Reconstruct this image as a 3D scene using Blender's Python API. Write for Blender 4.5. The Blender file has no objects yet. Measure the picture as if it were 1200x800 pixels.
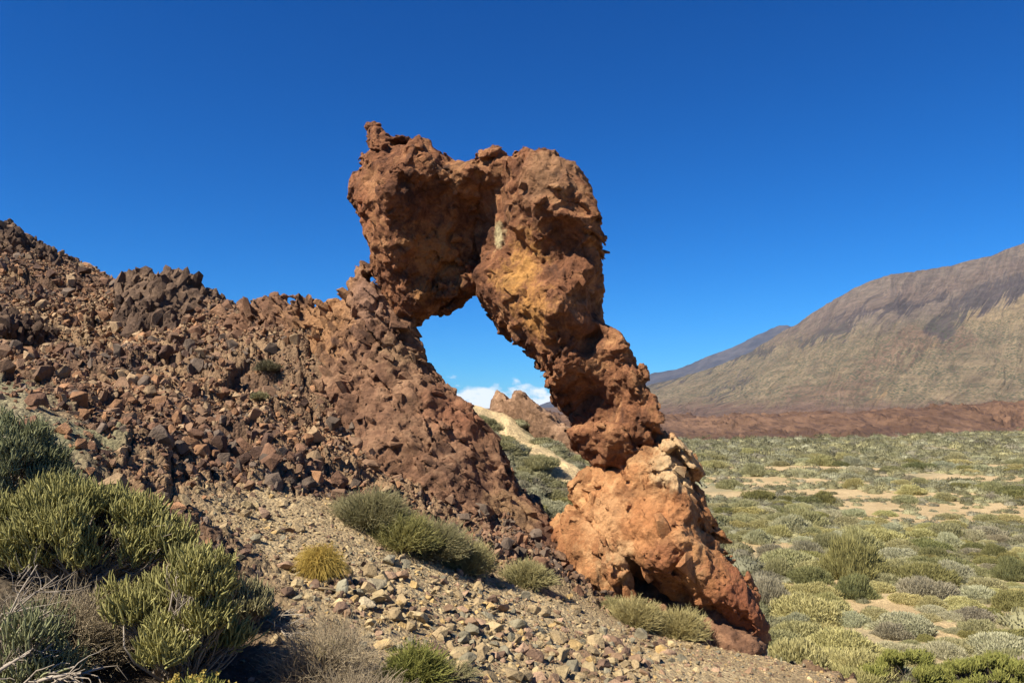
SUN_AZ_DEG, SUN_EL_DEG = 126.0, 49.0
SKY_STR, CLOUD_V = 0.10, 5.6
SKY_CH = ((0.25, 2.0), (0.455, 1.28), (0.70, 1.10))
EXPOSURE = 1.0
QUICK = False
HAZE = 2.6e-5
import bpy, bmesh, math, random
import numpy as np
from mathutils import Vector, Matrix, Euler

scene = bpy.context.scene
COL = scene.collection
F_PX, CX, HOR = 942.0, 600.0, 472.0      # focal length in photo pixels, centre column, level line
RNG = np.random.default_rng(7)

# ------------------------------------------------------------------ helpers
def tag(o, label=None, cat=None, group=None, kind=None):
    if label: o['label'] = label
    if cat: o['category'] = cat
    if group: o['group'] = group
    if kind: o['kind'] = kind
    return o

def empty(name, loc=(0, 0, 0)):
    o = bpy.data.objects.new(name, None)
    o.empty_display_size = 0.2
    o.location = loc
    COL.objects.link(o)
    return o

def mesh_np(name, V, Fq, smooth=True, attrs=None, fattrs=None):
    """V (n,3); Fq list of index arrays (each (m,3) or (m,4))."""
    me = bpy.data.meshes.new(name)
    if isinstance(Fq, np.ndarray): Fq = [Fq]
    Fq = [f for f in Fq if len(f)]
    V = np.ascontiguousarray(V, dtype=np.float32)
    nl = sum(f.size for f in Fq); nf = sum(len(f) for f in Fq)
    me.vertices.add(len(V)); me.vertices.foreach_set('co', V.ravel())
    me.loops.add(nl)
    me.loops.foreach_set('vertex_index', np.concatenate([f.ravel() for f in Fq]).astype(np.int32))
    me.polygons.add(nf)
    tot = np.concatenate([np.full(len(f), f.shape[1]) for f in Fq])
    st = np.concatenate([[0], np.cumsum(tot)[:-1]])
    me.polygons.foreach_set('loop_start', st.astype(np.int32))
    me.polygons.foreach_set('loop_total', tot.astype(np.int32))
    me.polygons.foreach_set('use_smooth', np.full(nf, bool(smooth)))
    me.update(calc_edges=True)
    for dom, dd in (('POINT', attrs), ('FACE', fattrs)):
        for k, a in (dd or {}).items():
            a = np.asarray(a, dtype=np.float32)
            if a.ndim == 2:
                at = me.attributes.new(k, 'FLOAT_COLOR', dom)
                if a.shape[1] == 3: a = np.concatenate([a, np.ones((len(a), 1), np.float32)], 1)
                at.data.foreach_set('color', a.ravel())
            else:
                at = me.attributes.new(k, 'FLOAT', dom)
                at.data.foreach_set('value', a)
    return me

def obj_me(name, me, mat=None, parent=None, loc=None):
    o = bpy.data.objects.new(name, me)
    COL.objects.link(o)
    if mat is not None and not me.materials: me.materials.append(mat)
    if parent is not None: o.parent = parent
    if loc is not None: o.location = loc
    return o

# ------------------------------------------------------------------ numpy noise
def _hash(ix, iy, iz, seed):
    h = (ix.astype(np.uint32) * np.uint32(374761393)) ^ (iy.astype(np.uint32) * np.uint32(668265263)) \
        ^ (iz.astype(np.uint32) * np.uint32(2147483647 - 58)) ^ np.uint32((seed * 2654435761) & 0xffffffff)
    h = (h ^ (h >> np.uint32(15))) * np.uint32(2246822519)
    h = (h ^ (h >> np.uint32(13))) * np.uint32(3266489917)
    return h ^ (h >> np.uint32(16))

def _h01(ix, iy, iz, seed):
    return _hash(ix, iy, iz, seed).astype(np.float32) * np.float32(1 / 4294967295.0)

def vnoise(P, seed=0):
    """value noise in [-1,1]; P (n,3)."""
    P = np.asarray(P, dtype=np.float32)
    fl = np.floor(P); f = P - fl; i = fl.astype(np.int32)
    u = f * f * f * (f * (f * 6 - 15) + 10)
    out = np.zeros(len(P), np.float32)
    for dx in (0, 1):
        wx = u[:, 0] if dx else 1 - u[:, 0]
        for dy in (0, 1):
            wy = u[:, 1] if dy else 1 - u[:, 1]
            for dz in (0, 1):
                wz = u[:, 2] if dz else 1 - u[:, 2]
                out += wx * wy * wz * _h01(i[:, 0] + dx, i[:, 1] + dy, i[:, 2] + dz, seed)
    return out * 2 - 1

ROT = np.array([[0.36, 0.48, -0.8], [-0.8, 0.6, 0.0], [0.48, 0.64, 0.6]], np.float32)
def fbm(P, octv=4, seed=0, gain=0.5, lac=2.03, ridged=False):
    P = np.asarray(P, dtype=np.float32)
    out = np.zeros(len(P), np.float32); a = 1.0; tot = 0
    Q = P
    for o in range(octv):
        n = vnoise(Q, seed + o * 17)
        if ridged: n = 1 - 2 * np.abs(n)
        out += a * n; tot += a
        a *= gain; Q = (Q @ ROT.T) * lac
    return out / tot

def vor(P, seed=0):
    """F1, F2, cell random, rel vector to nearest point, cell ids"""
    P = np.asarray(P, dtype=np.float32)
    fl = np.floor(P).astype(np.int32)
    n = len(P)
    f1 = np.full(n, 9e9, np.float32); f2 = np.full(n, 9e9, np.float32)
    rid = np.zeros(n, np.uint32); rel = np.zeros((n, 3), np.float32)
    for dx in (-1, 0, 1):
        for dy in (-1, 0, 1):
            for dz in (-1, 0, 1):
                cx, cy, cz = fl[:, 0] + dx, fl[:, 1] + dy, fl[:, 2] + dz
                px = cx + _h01(cx, cy, cz, seed); py = cy + _h01(cx, cy, cz, seed + 1); pz = cz + _h01(cx, cy, cz, seed + 2)
                r = np.stack([P[:, 0] - px, P[:, 1] - py, P[:, 2] - pz], 1)
                d = (r * r).sum(1)
                m = d < f1
                f2 = np.where(m, f1, np.minimum(f2, d))
                f1 = np.where(m, d, f1)
                rel[m] = r[m]
                rid[m] = _hash(cx[m], cy[m], cz[m], seed + 3)
    return np.sqrt(f1), np.sqrt(f2), rel, rid

def blocky(P, size, seed, tilt=1.0, stretch=(1, 1, 1), crack=0.12):
    """faceted displacement in units of size: random level + tilted plane per cell - cracks"""
    Q = np.asarray(P, np.float32) / size / np.array(stretch, np.float32)
    f1, f2, rel, rid = vor(Q, seed)
    r = rid.astype(np.float64) / 4294967295.0
    a = (rid % 1021) / 1021.0 * 2 * np.pi
    b = ((rid // 1021) % 997) / 997.0 * 2 - 1
    s = np.sqrt(np.maximum(0, 1 - b * b))
    dirv = np.stack([np.cos(a) * s, np.sin(a) * s, b], 1)
    e = np.clip((f2 - f1) / crack, 0, 1)
    return (r - 0.5) * 0.7 + tilt * (rel * dirv).sum(1) + (1 - e) * 0.16

def rotm(ax, ay, az):
    return np.array(Euler((ax, ay, az)).to_matrix(), np.float32)

def jblocks(P, size, seed, R, stretch=(1, 1, 1), tilt=0.5, crack=0.07, warp=0.3):
    """jointed rock: brick-offset cuboid blocks standing in and out with sharp edges, open joints between"""
    Q = (np.asarray(P, np.float32) @ R) / (size * np.array(stretch, np.float32))
    w = np.stack([fbm(Q * 0.45, 2, seed + 70), fbm(Q * 0.45, 2, seed + 71), fbm(Q * 0.45, 2, seed + 72)], 1)
    Q = Q + warp * 2.2 * w
    k = np.floor(Q[:, 2]).astype(np.int32); z0 = np.zeros_like(k)
    Q[:, 0] += _h01(k, z0, z0, seed + 1) * 3
    i = np.floor(Q[:, 0]).astype(np.int32)
    Q[:, 1] += _h01(k, i, z0, seed + 2) * 3
    j = np.floor(Q[:, 1]).astype(np.int32)
    loc = Q - np.stack([i, j, k], 1)
    r = _h01(i, j, k, seed + 3)
    t = np.stack([_h01(i, j, k, seed + 4), _h01(i, j, k, seed + 5), _h01(i, j, k, seed + 6)], 1) * 2 - 1
    e = np.minimum(loc, 1 - loc).min(1)
    return (r - 0.5) + tilt * ((loc - 0.5) * t).sum(1) + 0.35 * np.clip(1 - e / crack, 0, 1)

def sstep(a, b, x):
    t = np.clip((x - a) / (b - a), 0, 1)
    return t * t * (3 - 2 * t)

# ------------------------------------------------------------------ thin plate RBF
class RBF:
    def __init__(s, P, v, smooth=1e-3):
        s.P = np.asarray(P, float); n, d = s.P.shape
        s.sc = s.P.std(0).mean(); s.P = s.P / s.sc
        K = s.k(np.linalg.norm(s.P[:, None] - s.P[None], axis=2)) + smooth * np.eye(n)
        A = np.zeros((n + d + 1, n + d + 1)); A[:n, :n] = K
        A[:n, n] = 1; A[n, :n] = 1; A[:n, n + 1:] = s.P; A[n + 1:, :n] = s.P.T
        b = np.zeros(n + d + 1); b[:n] = v
        s.w = np.linalg.solve(A, b)
    def k(s, r):
        return r * r * np.log(np.maximum(r, 1e-9))
    def __call__(s, Q):
        Q = np.asarray(Q, float) / s.sc; n = len(s.P)
        out = np.empty(len(Q))
        for i in range(0, len(Q), 100000):
            q = Q[i:i + 100000]
            out[i:i + 100000] = s.k(np.linalg.norm(q[:, None] - s.P[None], axis=2)) @ s.w[:n] + s.w[n] + q @ s.w[n + 1:]
        return out

# ------------------------------------------------------------------ surface nets
def surface_nets(F, origin, h):
    S = F < 0
    nx, ny, nz = F.shape
    c = [S[i:nx - 1 + i, j:ny - 1 + j, k:nz - 1 + k] for i in (0, 1) for j in (0, 1) for k in (0, 1)]
    al = c[0].copy(); an = c[0].copy()
    for a in c[1:]: al &= a; an |= a
    act = an & ~al
    ci, cj, ck = np.nonzero(act)
    idx = -np.ones(act.shape, np.int64); idx[ci, cj, ck] = np.arange(len(ci))
    pos = np.zeros((len(ci), 3)); cnt = np.zeros(len(ci))
    for ax in range(3):
        o1, o2 = [a for a in range(3) if a != ax]
        for u in (0, 1):
            for v in (0, 1):
                d0 = [0, 0, 0]; d0[o1] = u; d0[o2] = v
                d1 = list(d0); d1[ax] = 1
                f0 = F[ci + d0[0], cj + d0[1], ck + d0[2]]; f1 = F[ci + d1[0], cj + d1[1], ck + d1[2]]
                m = (f0 < 0) != (f1 < 0)
                t = f0[m] / (f0[m] - f1[m])
                p = np.tile(np.array(d0, float), (m.sum(), 1)); p[:, ax] = t
                pos[m] += p; cnt[m] += 1
    pos /= cnt[:, None]
    V = (pos + np.stack([ci, cj, ck], 1)) * h + np.array(origin)
    quads = []
    for ax in range(3):
        sl0 = [slice(None)] * 3; sl1 = [slice(None)] * 3
        sl0[ax] = slice(0, -1); sl1[ax] = slice(1, None)
        A = S[tuple(sl0)]; B = S[tuple(sl1)]
        ch = A != B
        o1, o2 = (ax + 1) % 3, (ax + 2) % 3
        e = np.array(np.nonzero(ch)).T
        ok = (e[:, o1] > 0) & (e[:, o2] > 0) & (e[:, o1] < F.shape[o1] - 1) & (e[:, o2] < F.shape[o2] - 1)
        e = e[ok]
        inside = A[tuple(e.T)]
        def cell(a, b):
            q = e.copy(); q[:, o1] -= a; q[:, o2] -= b
            return idx[q[:, 0], q[:, 1], q[:, 2]]
        q = np.stack([cell(1, 1), cell(0, 1), cell(0, 0), cell(1, 0)], 1)
        q[~inside] = q[~inside][:, ::-1]
        quads.append(q)
    return V, np.concatenate(quads)

def vnormals(V, Q):
    n = np.cross(V[Q[:, 2]] - V[Q[:, 0]], V[Q[:, 3]] - V[Q[:, 1]])
    N = np.zeros_like(V)
    for k in range(4): np.add.at(N, Q[:, k], n)
    return N / np.maximum(np.linalg.norm(N, axis=1, keepdims=True), 1e-12)

def poly_sd(poly, X, Z):
    """signed distance to polygon (negative inside)"""
    d = np.full(X.shape, 1e9); ins = np.zeros(X.shape, bool)
    n = len(poly)
    for i in range(n):
        ax, az = poly[i]; bx, bz = poly[(i + 1) % n]
        ex, ez = bx - ax, bz - az
        wx, wz = X - ax, Z - az
        t = np.clip((wx * ex + wz * ez) / (ex * ex + ez * ez + 1e-12), 0, 1)
        d = np.minimum(d, np.hypot(wx - ex * t, wz - ez * t))
        c = ((az <= Z) & (bz > Z)) | ((bz <= Z) & (az > Z))
        with np.errstate(divide='ignore', invalid='ignore'):
            xi = ax + (Z - az) / (bz - az + 1e-15) * ex
        ins ^= c & (X < xi)
    return np.where(ins, -d, d)

# ------------------------------------------------------------------ materials
def new_mat(name):
    m = bpy.data.materials.new(name); m.use_nodes = True
    nt = m.node_tree; nt.nodes.clear()
    out = nt.nodes.new('ShaderNodeOutputMaterial')
    b = nt.nodes.new('ShaderNodeBsdfPrincipled')
    nt.links.new(b.outputs[0], out.inputs[0])
    b.inputs['Specular IOR Level'].default_value = 0.25
    b.inputs['Roughness'].default_value = 0.9
    return m, nt, b

class NT:
    def __init__(s, nt): s.nt = nt
    def n(s, t, **kw):
        x = s.nt.nodes.new('ShaderNode' + t)
        for k, v in kw.items(): setattr(x, k, v)
        return x
    def l(s, a, b): s.nt.links.new(a, b)
    def val(s, sock, v):
        if hasattr(v, 'is_output'): s.l(v, sock)
        else: sock.default_value = v
    def noise(s, scale, detail=4, rough=0.55, vec=None, dist=0.0):
        x = s.n('TexNoise'); x.inputs['Scale'].default_value = scale; x.inputs['Detail'].default_value = detail
        x.inputs['Roughness'].default_value = rough; x.inputs['Distortion'].default_value = dist
        if vec is not None: s.l(vec, x.inputs['Vector'])
        return x.outputs['Fac']
    def voro(s, scale, vec=None, feature='F1', out='Distance', rand=1.0):
        x = s.n('TexVoronoi'); x.feature = feature; x.inputs['Scale'].default_value = scale
        x.inputs['Randomness'].default_value = rand
        if vec is not None: s.l(vec, x.inputs['Vector'])
        return x.outputs[out]
    def ramp(s, fac, stops):
        x = s.n('ValToRGB'); cr = x.color_ramp
        while len(cr.elements) < len(stops): cr.elements.new(0.5)
        for e, (p, c) in zip(cr.elements, stops):
            e.position = p; e.color = (*c, 1) if len(c) == 3 else c
        s.l(fac, x.inputs[0]); return x.outputs[0]
    def mr(s, v, a, b, c=0.0, d=1.0):
        x = s.n('MapRange'); x.inputs[1].default_value = a; x.inputs[2].default_value = b
        x.inputs[3].default_value = c; x.inputs[4].default_value = d
        s.l(v, x.inputs[0]); return x.outputs[0]
    def mix(s, f, a, b, mode='MIX'):
        x = s.n('Mix', data_type='RGBA', blend_type=mode)
        for sock, v in ((x.inputs[0], f), (x.inputs[6], a), (x.inputs[7], b)):
            if hasattr(v, 'is_output'): s.l(v, sock)
            else: sock.default_value = v if not isinstance(v, tuple) else (*v, 1)[:4]
        return x.outputs[2]
    def math(s, op, a, b=0.0):
        x = s.n('Math', operation=op); s.val(x.inputs[0], a); s.val(x.inputs[1], b); return x.outputs[0]
    def attr(s, name, out='Fac'):
        x = s.n('Attribute', attribute_name=name); return x.outputs[out]
    def pos(s):
        return s.n('NewGeometry').outputs['Position']
    def bump(s, height, strength, dist, normal=None):
        x = s.n('Bump'); x.inputs['Strength'].default_value = strength; x.inputs['Distance'].default_value = dist
        s.l(height, x.inputs['Height'])
        if normal is not None: s.l(normal, x.inputs['Normal'])
        return x.outputs[0]
    def scale(s, vec, sc):
        x = s.n('VectorMath', operation='MULTIPLY'); s.l(vec, x.inputs[0]); x.inputs[1].default_value = sc
        return x.outputs[0]

# ------------------------------------------------------------------ camera, sun, sky
cam = bpy.data.cameras.new('camera')
cam.sensor_width = 36.0; cam.lens = 36.0 * F_PX / 1200.0
cam.shift_y = (HOR - 400.0) / 1200.0
cam.clip_start = 0.05; cam.clip_end = 30000
co = bpy.data.objects.new('camera', cam); COL.objects.link(co)
co.location = (0, 0, 0); co.rotation_euler = (math.pi / 2, 0, 0)
scene.camera = co

SUN_AZ, SUN_EL = math.radians(SUN_AZ_DEG), math.radians(SUN_EL_DEG)   # azimuth left of the view direction
sd = Vector((-math.sin(SUN_AZ) * math.cos(SUN_EL), math.cos(SUN_AZ) * math.cos(SUN_EL), math.sin(SUN_EL)))
sun = bpy.data.lights.new('sun', 'SUN'); sun.energy = 5.0; sun.angle = math.radians(0.53); sun.color = (1.0, 0.925, 0.81)
so = bpy.data.objects.new('sun', sun); COL.objects.link(so)
so.rotation_euler = sd.to_track_quat('Z', 'Y').to_euler(); so.location = (-30, -10, 60)

w = bpy.data.worlds.new('World'); scene.world = w; w.use_nodes = True
nt = w.node_tree; nt.nodes.clear(); N = NT(nt)
out = N.n('OutputWorld'); bg = N.n('Background'); N.l(bg.outputs[0], out.inputs[0])
sky = N.n('TexSky'); sky.sky_type = 'NISHITA'; sky.sun_disc = False
sky.sun_elevation = SUN_EL; sky.sun_rotation = -SUN_AZ
sky.altitude = 2100; sky.air_density = 1.0; sky.dust_density = 0.35; sky.ozone_density = 3.0
# the sky as a polarising filter shows it: each channel steepened away from the horizon
sc_ = N.n('SeparateColor'); N.l(sky.outputs[0], sc_.inputs[0]); cc_ = N.n('CombineColor')
for i, (k, gm) in enumerate(SKY_CH):
    N.l(N.math('MULTIPLY', N.math('POWER', N.math('MULTIPLY', sc_.outputs[i], 0.1), gm), k * 10.0), cc_.inputs[i])
gam = cc_
bg.inputs[1].default_value = SKY_STR
# low bank of cumulus far away to the north, over the gap in the ridge
tc = N.n('TexCoord'); sep = N.n('SeparateXYZ'); N.l(tc.outputs['Generated'], sep.inputs[0])
az = N.math('ARCTAN2', sep.outputs[0], sep.outputs[1])
el = N.math('ARCSINE', sep.outputs[2])
cmb = N.n('CombineXYZ'); N.l(az, cmb.inputs[0]); N.l(N.math('MULTIPLY', el, 1.7), cmb.inputs[1])
cn = N.math('ADD', N.math('MULTIPLY', N.noise(30.0, 7, 0.52, cmb.outputs[0]), 1.7), -0.35)
cn2 = N.noise(7.0, 3, 0.5, cmb.outputs[0])
base = N.mr(el, 0.0, 0.05, 0.46, -0.36)
side = N.math('MULTIPLY', N.math('POWER', N.math('ABSOLUTE', N.math('SUBTRACT', az, 0.0)), 2.0), -30.0)
dens = N.math('ADD', N.math('ADD', cn, N.math('MULTIPLY', cn2, 0.4)), N.math('ADD', base, N.math('MAXIMUM', side, -1.0)))
cm = N.mr(dens, 0.74, 0.98)
wisp = N.noise(18.0, 5, 0.6, N.scale(cmb.outputs[0], (0.35, 1.6, 1)))
cl = N.n('Mix', data_type='RGBA'); N.l(N.math('MULTIPLY', cm, 0.92), cl.inputs[0]); N.l(gam.outputs[0], cl.inputs[6])
cl.inputs[7].default_value = (CLOUD_V * 0.97, CLOUD_V, CLOUD_V * 1.04, 1)
N.l(cl.outputs[2], bg.inputs[0])

vs = scene.view_settings
scene.display_settings.display_device = 'sRGB'
vs.view_transform = 'Standard'; vs.look = 'None'; vs.gamma = 1.0; vs.use_curve_mapping = False
vs.exposure = EXPOSURE
scene.render.engine = 'CYCLES'
scene.cycles.use_denoising = True
scene.cycles.max_bounces = 6; scene.cycles.diffuse_bounces = 3; scene.cycles.glossy_bounces = 2
scene.cycles.transparent_max_bounces = 8; scene.cycles.volume_bounces = 0
# ------------------------------------------------------------------ terrain
def at(px, py, Y):
    return (Y * (px - CX) / F_PX, Y, Y * (HOR - py) / F_PX)

CTRL = [at(*p) for p in [
    (300, 800, 5.0), (0, 800, 4.4), (600, 800, 6.3), (800, 800, 8.2), (980, 800, 10.2),
    (450, 700, 7.2), (350, 645, 8.0), (300, 600, 9.0), (400, 590, 9.8), (640, 700, 10.5), (760, 742, 11.5),
    (890, 768, 12.4), (560, 675, 10.6), (0, 530, 7.5), (50, 480, 9.5), (0, 455, 11), (100, 430, 13),
    (0, 275, 27), (60, 308, 25), (100, 330, 24), (200, 348, 21), (280, 362, 18.5), (400, 400, 15.8),
    (150, 400, 17.5), (250, 450, 13.5), (200, 520, 10.5), (330, 520, 11.3), (380, 480, 14.2), (440, 530, 14.0), (300, 430, 15.0),
    (500, 600, 12.3), (420, 570, 11.6), (610, 620, 13.3), (700, 690, 12.6), (0, 360, 18.5),
    (480, 770, 5.9), (700, 770, 8.0), (600, 740, 7.9),
    (560, 481, 31.5), (560, 497, 28), (560, 522, 24), (560, 560, 20), (600, 496, 30), (600, 517, 28), (600, 550, 24), (600, 588, 20),
    (640, 522, 28), (640, 567, 24), (640, 612, 20), (680, 546, 26), (680, 580, 24), (680, 630, 20), (520, 482, 31), (440, 478, 31), (500, 520, 22),
]] + [(0, 0, -1.65), (-3, 1, -1.15), (3, 1, -2.6), (6, 3, -4.3), (11, 3, -8), (8.2, 10.5, -6.0), (11, 12, -10), (13, 18, -13),
      (5.6, 15.5, -7.5), (6, 18, -9.5), (0.5, 37, -5), (4, 31, -5.5), (8, 30, -11), (-1, 45, -9), (-8, 44, -2),
      (-30, 30, 9), (-30, 10, 3.5), (-30, -6, 1.5), (-36, 45, 8), (-18, 44, 2.5), (0, -10, -1.5), (12, -8, -8), (-15, -10, 0.6),
      (2, 5, -2.55), (3.6, 8.2, -3.2), (14, 30, -16), (14, 0, -11)]
HILL = RBF([c[:2] for c in CTRL], [c[2] for c in CTRL], 2e-3)

PLAIN_Z = -9.0
def hill_raw(x, y):
    q = np.stack([np.clip(x, -36, 14), np.clip(y, -10, 45)], 1)
    z = HILL(q)
    return z - np.maximum(y - 45, 0) * 0.3 - np.maximum(x - 14, 0) * 0.4

def smax(a, b, k):
    h = np.clip(0.5 + 0.5 * (a - b) / k, 0, 1)
    return a * h + b * (1 - h) + k * h * (1 - h)

PATH_POLY = [at(*p)[:2] for p in [(235, 606, 8.6), (300, 580, 9.6), (400, 583, 10.0), (560, 688, 10.4), (660, 700, 11.6), (830, 752, 12.2), (905, 772, 12.6), (1000, 800, 10.3)]] + \
            [(7.5, 8), (5, 2), (0, -3), (-1.6, 1.5), (-1.5, 5.2), at(340, 720, 6.6)[:2]]
BACK_SAND = [at(*p)[:2] for p in [(548, 478, 31.5), (580, 478, 32), (604, 492, 30), (640, 520, 27.5), (690, 548, 25.4), (690, 560, 24.0), (640, 538, 25.0), (600, 517, 26.6), (556, 494, 28.8)]]
GREEN_GND = [at(*p)[:2] for p in [(-80, 455, 11), (30, 448, 11.5), (90, 470, 10.2), (130, 520, 8.9), (90, 550, 7.4), (-100, 560, 6.2)]]

SHADED_LITTER = [(-6.5, 8.2), (-3.6, 7.0), (-2.6, 5.9), (-1.75, 5.2), (-1.3, 4.2), (-1.2, 3.2), (-6, 3)]  # leaf litter under the left bushes, coloured dark to include their shade
SAND_BLOBS = [at(px, py, 9 * F_PX / (py - HOR))[:2] + (rx, ry) for px, py, rx, ry in [
    (1010, 578, 16, 5), (930, 565, 12, 3.5), (1120, 595, 11, 7), (1180, 600, 9, 7), (1180, 560, 14, 6), (980, 690, 2.6, 2.2), (1020, 712, 2.0, 2.8),
    (1105, 745, 1.3, 1.6), (1090, 690, 1.8, 1.2), (890, 560, 8, 4), (960, 548, 13, 4), (900, 640, 2, 2), (1000, 655, 1.6, 1.2), (1060, 608, 8, 2.4), (1170, 545, 12, 5)]]
def sand_mask(x, y):
    m = np.zeros(len(x))
    P = np.stack([x * 0.16, y * 0.16, x * 0], 1)
    n = fbm(P, 3, 91)
    for bx, by, rx, ry in SAND_BLOBS:
        d = np.sqrt(((x - bx) / rx) ** 2 + ((y - by) / (ry * 0.98)) ** 2)
        m = np.maximum(m, sstep(1.25, 0.75, d + 0.35 * n))
    return m

def terrain_z(x, y, detail=True):
    x = np.asarray(x, float); y = np.asarray(y, float)
    hz = hill_raw(x, y)
    r = np.hypot(x, y)
    P2 = np.stack([x, y, np.zeros_like(x)], 1)
    pl = PLAIN_Z + 0.35 * fbm(P2 * 0.03, 3, 5) * sstep(400, 100, r) - 0.035 * np.minimum(np.maximum(r - 330, 0), 1400) * sstep(300, 600, r)
    z = smax(hz, pl, 0.8)
    if detail:
        near = sstep(60, 30, r)
        m = near > 0
        P = P2[m]
        pth = sstep(0.5, -0.3, poly_sd(PATH_POLY, P[:, 0], P[:, 1]))
        onhill = sstep(0.0, 1.0, hz[m] - pl[m])
        pth = np.maximum(pth, 1 - onhill)
        d = fbm(P * 0.45, 3, 11) * (0.26 - 0.2 * pth) + fbm(P * 1.6, 3, 12) * (0.12 - 0.085 * pth) + fbm(P * 6, 3, 13) * (0.035 - 0.015 * pth)
        d += fbm(P * 22, 2, 14) * 0.010
        # broken bedrock showing through the scree
        grn = sstep(0.6, -0.4, poly_sd(GREEN_GND, P[:, 0], P[:, 1]))
        rk = (1 - pth) * (1 - grn) * sstep(-.35, .15, fbm(P * 0.35, 3, 15)) * sstep(18.5, 17.5, np.where(P[:, 0] > -5, P[:, 1], 0)) * sstep(5.5, 7.5, P[:, 1])
        s = rk > 0.01
        if s.any():
            P3d = P[s].copy(); P3d[:, 2] = hz[m][s]
            q = np.zeros(len(P)); q[s] = -0.30 * jblocks(P3d, 0.55, 16, rotm(0.5, 0.3, 0.5)) - 0.14 * jblocks(P3d, 0.22, 17, rotm(0.9, 0.2, 1.1)) - 0.05 * jblocks(P3d, 0.10, 18, rotm(0.2, 0.7, 0.1))
            d += q * rk
        z[m] += d * near[m] * np.clip(r[m] / 3.0, 0.2, 1)
    return z

# polar sheet, dense inside the view
ang = []
a = -math.pi
def dens(a):
    t = abs(a)      # 0 is straight ahead
    return math.radians(0.085) if t < math.radians(36) else math.radians(0.4 if t < math.radians(50) else 3.0)
while a < math.pi - 0.02:
    ang.append(a); a += dens(a) * (2.0 if QUICK else 1.0)
ang = np.array(ang)
kq = 2 if QUICK else 1
rad = np.concatenate([np.geomspace(0.4, 3.5, 40 // kq, endpoint=False), np.geomspace(3.5, 36, 620 // kq, endpoint=False),
                      np.geomspace(36, 300, 240 // kq, endpoint=False), np.geomspace(300, 9000, 50)])
A, R = np.meshgrid(ang, rad)
tx = (np.sin(A) * R).ravel(); ty = (np.cos(A) * R).ravel()
tz = terrain_z(tx, ty)
na, nr = len(ang), len(rad)
ii, jj = np.meshgrid(np.arange(nr - 1), np.arange(na), indexing='ij')
j2 = (jj + 1) % na
Q = np.stack([ii * na + jj, (ii + 1) * na + jj, (ii + 1) * na + j2, ii * na + j2], -1).reshape(-1, 4)
V = np.stack([tx, ty, tz], 1)
V = np.vstack([V, [[0, 0, float(terrain_z(np.array([0.0]), np.array([0.0]))[0])]]])
tri = np.stack([np.full(na, len(V) - 1), np.arange(na), (np.arange(na) + 1) % na], 1)
# ground colour by kind of ground
x, y = V[:, 0], V[:, 1]
P2 = np.stack([x, y, x * 0], 1)
n1 = fbm(P2 * 0.35, 4, 31); n2 = fbm(P2 * 1.3, 4, 32)
hz = hill_raw(x, y)
onhill = sstep(-0.2, 1.2, hz - PLAIN_Z)[:, None]
def C(*c): return np.array(c)[None]
def lerp(a, b, t): return a + (b - a) * t
scree = lerp(C(0.105, 0.061, 0.036), C(0.21, 0.135, 0.073), sstep(-0.3, 0.4, n1 + 0.5 * n2)[:, None])
pathc = lerp(C(0.27, 0.20, 0.108), C(0.365, 0.28, 0.155), sstep(-0.4, 0.4, n2)[:, None])
pth = sstep(0.45, -0.35, poly_sd(PATH_POLY, x, y) + 0.35 * n2)[:, None]
col = lerp(scree, pathc, pth)
col = lerp(col, lerp(C(0.17, 0.155, 0.085), C(0.235, 0.20, 0.115), sstep(-.3, .3, n2)[:, None]), sstep(0.5, -0.5, poly_sd(GREEN_GND, x, y) + 0.6 * n2)[:, None])
backh = sstep(17, 19, y)[:, None] * sstep(-6, -3, x)[:, None]
col = lerp(col, C(0.21, 0.185, 0.105), backh)
col = lerp(col, C(0.52, 0.39, 0.205), sstep(0.5, -0.3, poly_sd(BACK_SAND, x, y) + 0.5 * n2)[:, None])
litter_shade = sstep(0.9, -0.5, poly_sd(SHADED_LITTER, x, y) + 0.5 * n2)[:, None]
col = lerp(col, lerp(C(0.032, 0.025, 0.017), C(0.08, 0.06, 0.038), sstep(-.3, .3, n2)[:, None]), litter_shade)  # near-black litter tone: the bushes' shade is painted into the soil colour
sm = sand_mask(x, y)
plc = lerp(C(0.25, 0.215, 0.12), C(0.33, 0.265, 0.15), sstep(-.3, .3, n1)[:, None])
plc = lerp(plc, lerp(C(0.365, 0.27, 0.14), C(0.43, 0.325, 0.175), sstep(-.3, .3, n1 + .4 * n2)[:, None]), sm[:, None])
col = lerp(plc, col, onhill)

m, nt, b = new_mat('ground_soil'); N = NT(nt); pos = N.pos()
v1 = N.noise(9.0, 5, 0.65, pos); v2 = N.noise(55.0, 4, 0.6, pos)
vv = N.voro(26.0, pos, 'F1', 'Color'); 
c0 = N.attr('base', 'Color')
c1 = N.mix(1.0, c0, N.ramp(v1, [(0.3, (0.72, 0.70, 0.68)), (0.7, (1.28, 1.28, 1.26))]), 'MULTIPLY')
sepv = N.n('SeparateColor'); N.l(vv, sepv.inputs[0])
c2 = N.mix(1.0, c1, N.ramp(sepv.outputs[0], [(0.0, (0.75, 0.73, 0.72)), (1.0, (1.22, 1.22, 1.2))]), 'MULTIPLY')
N.l(c2, b.inputs['Base Color'])
hgt = N.math('ADD', N.math('MULTIPLY', N.voro(26.0, pos), -0.6), N.math('ADD', N.math('MULTIPLY', v2, 0.5), N.math('MULTIPLY', v1, 0.8)))
N.l(N.bump(hgt, 0.9, 0.035), b.inputs['Normal'])
MAT_GROUND = m
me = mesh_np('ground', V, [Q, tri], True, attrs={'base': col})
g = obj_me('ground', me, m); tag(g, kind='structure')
bvh_V, bvh_na, bvh_nr = V, na, nr

def gz(x, y):
    return terrain_z(np.atleast_1d(np.asarray(x, float)), np.atleast_1d(np.asarray(y, float)))
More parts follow.
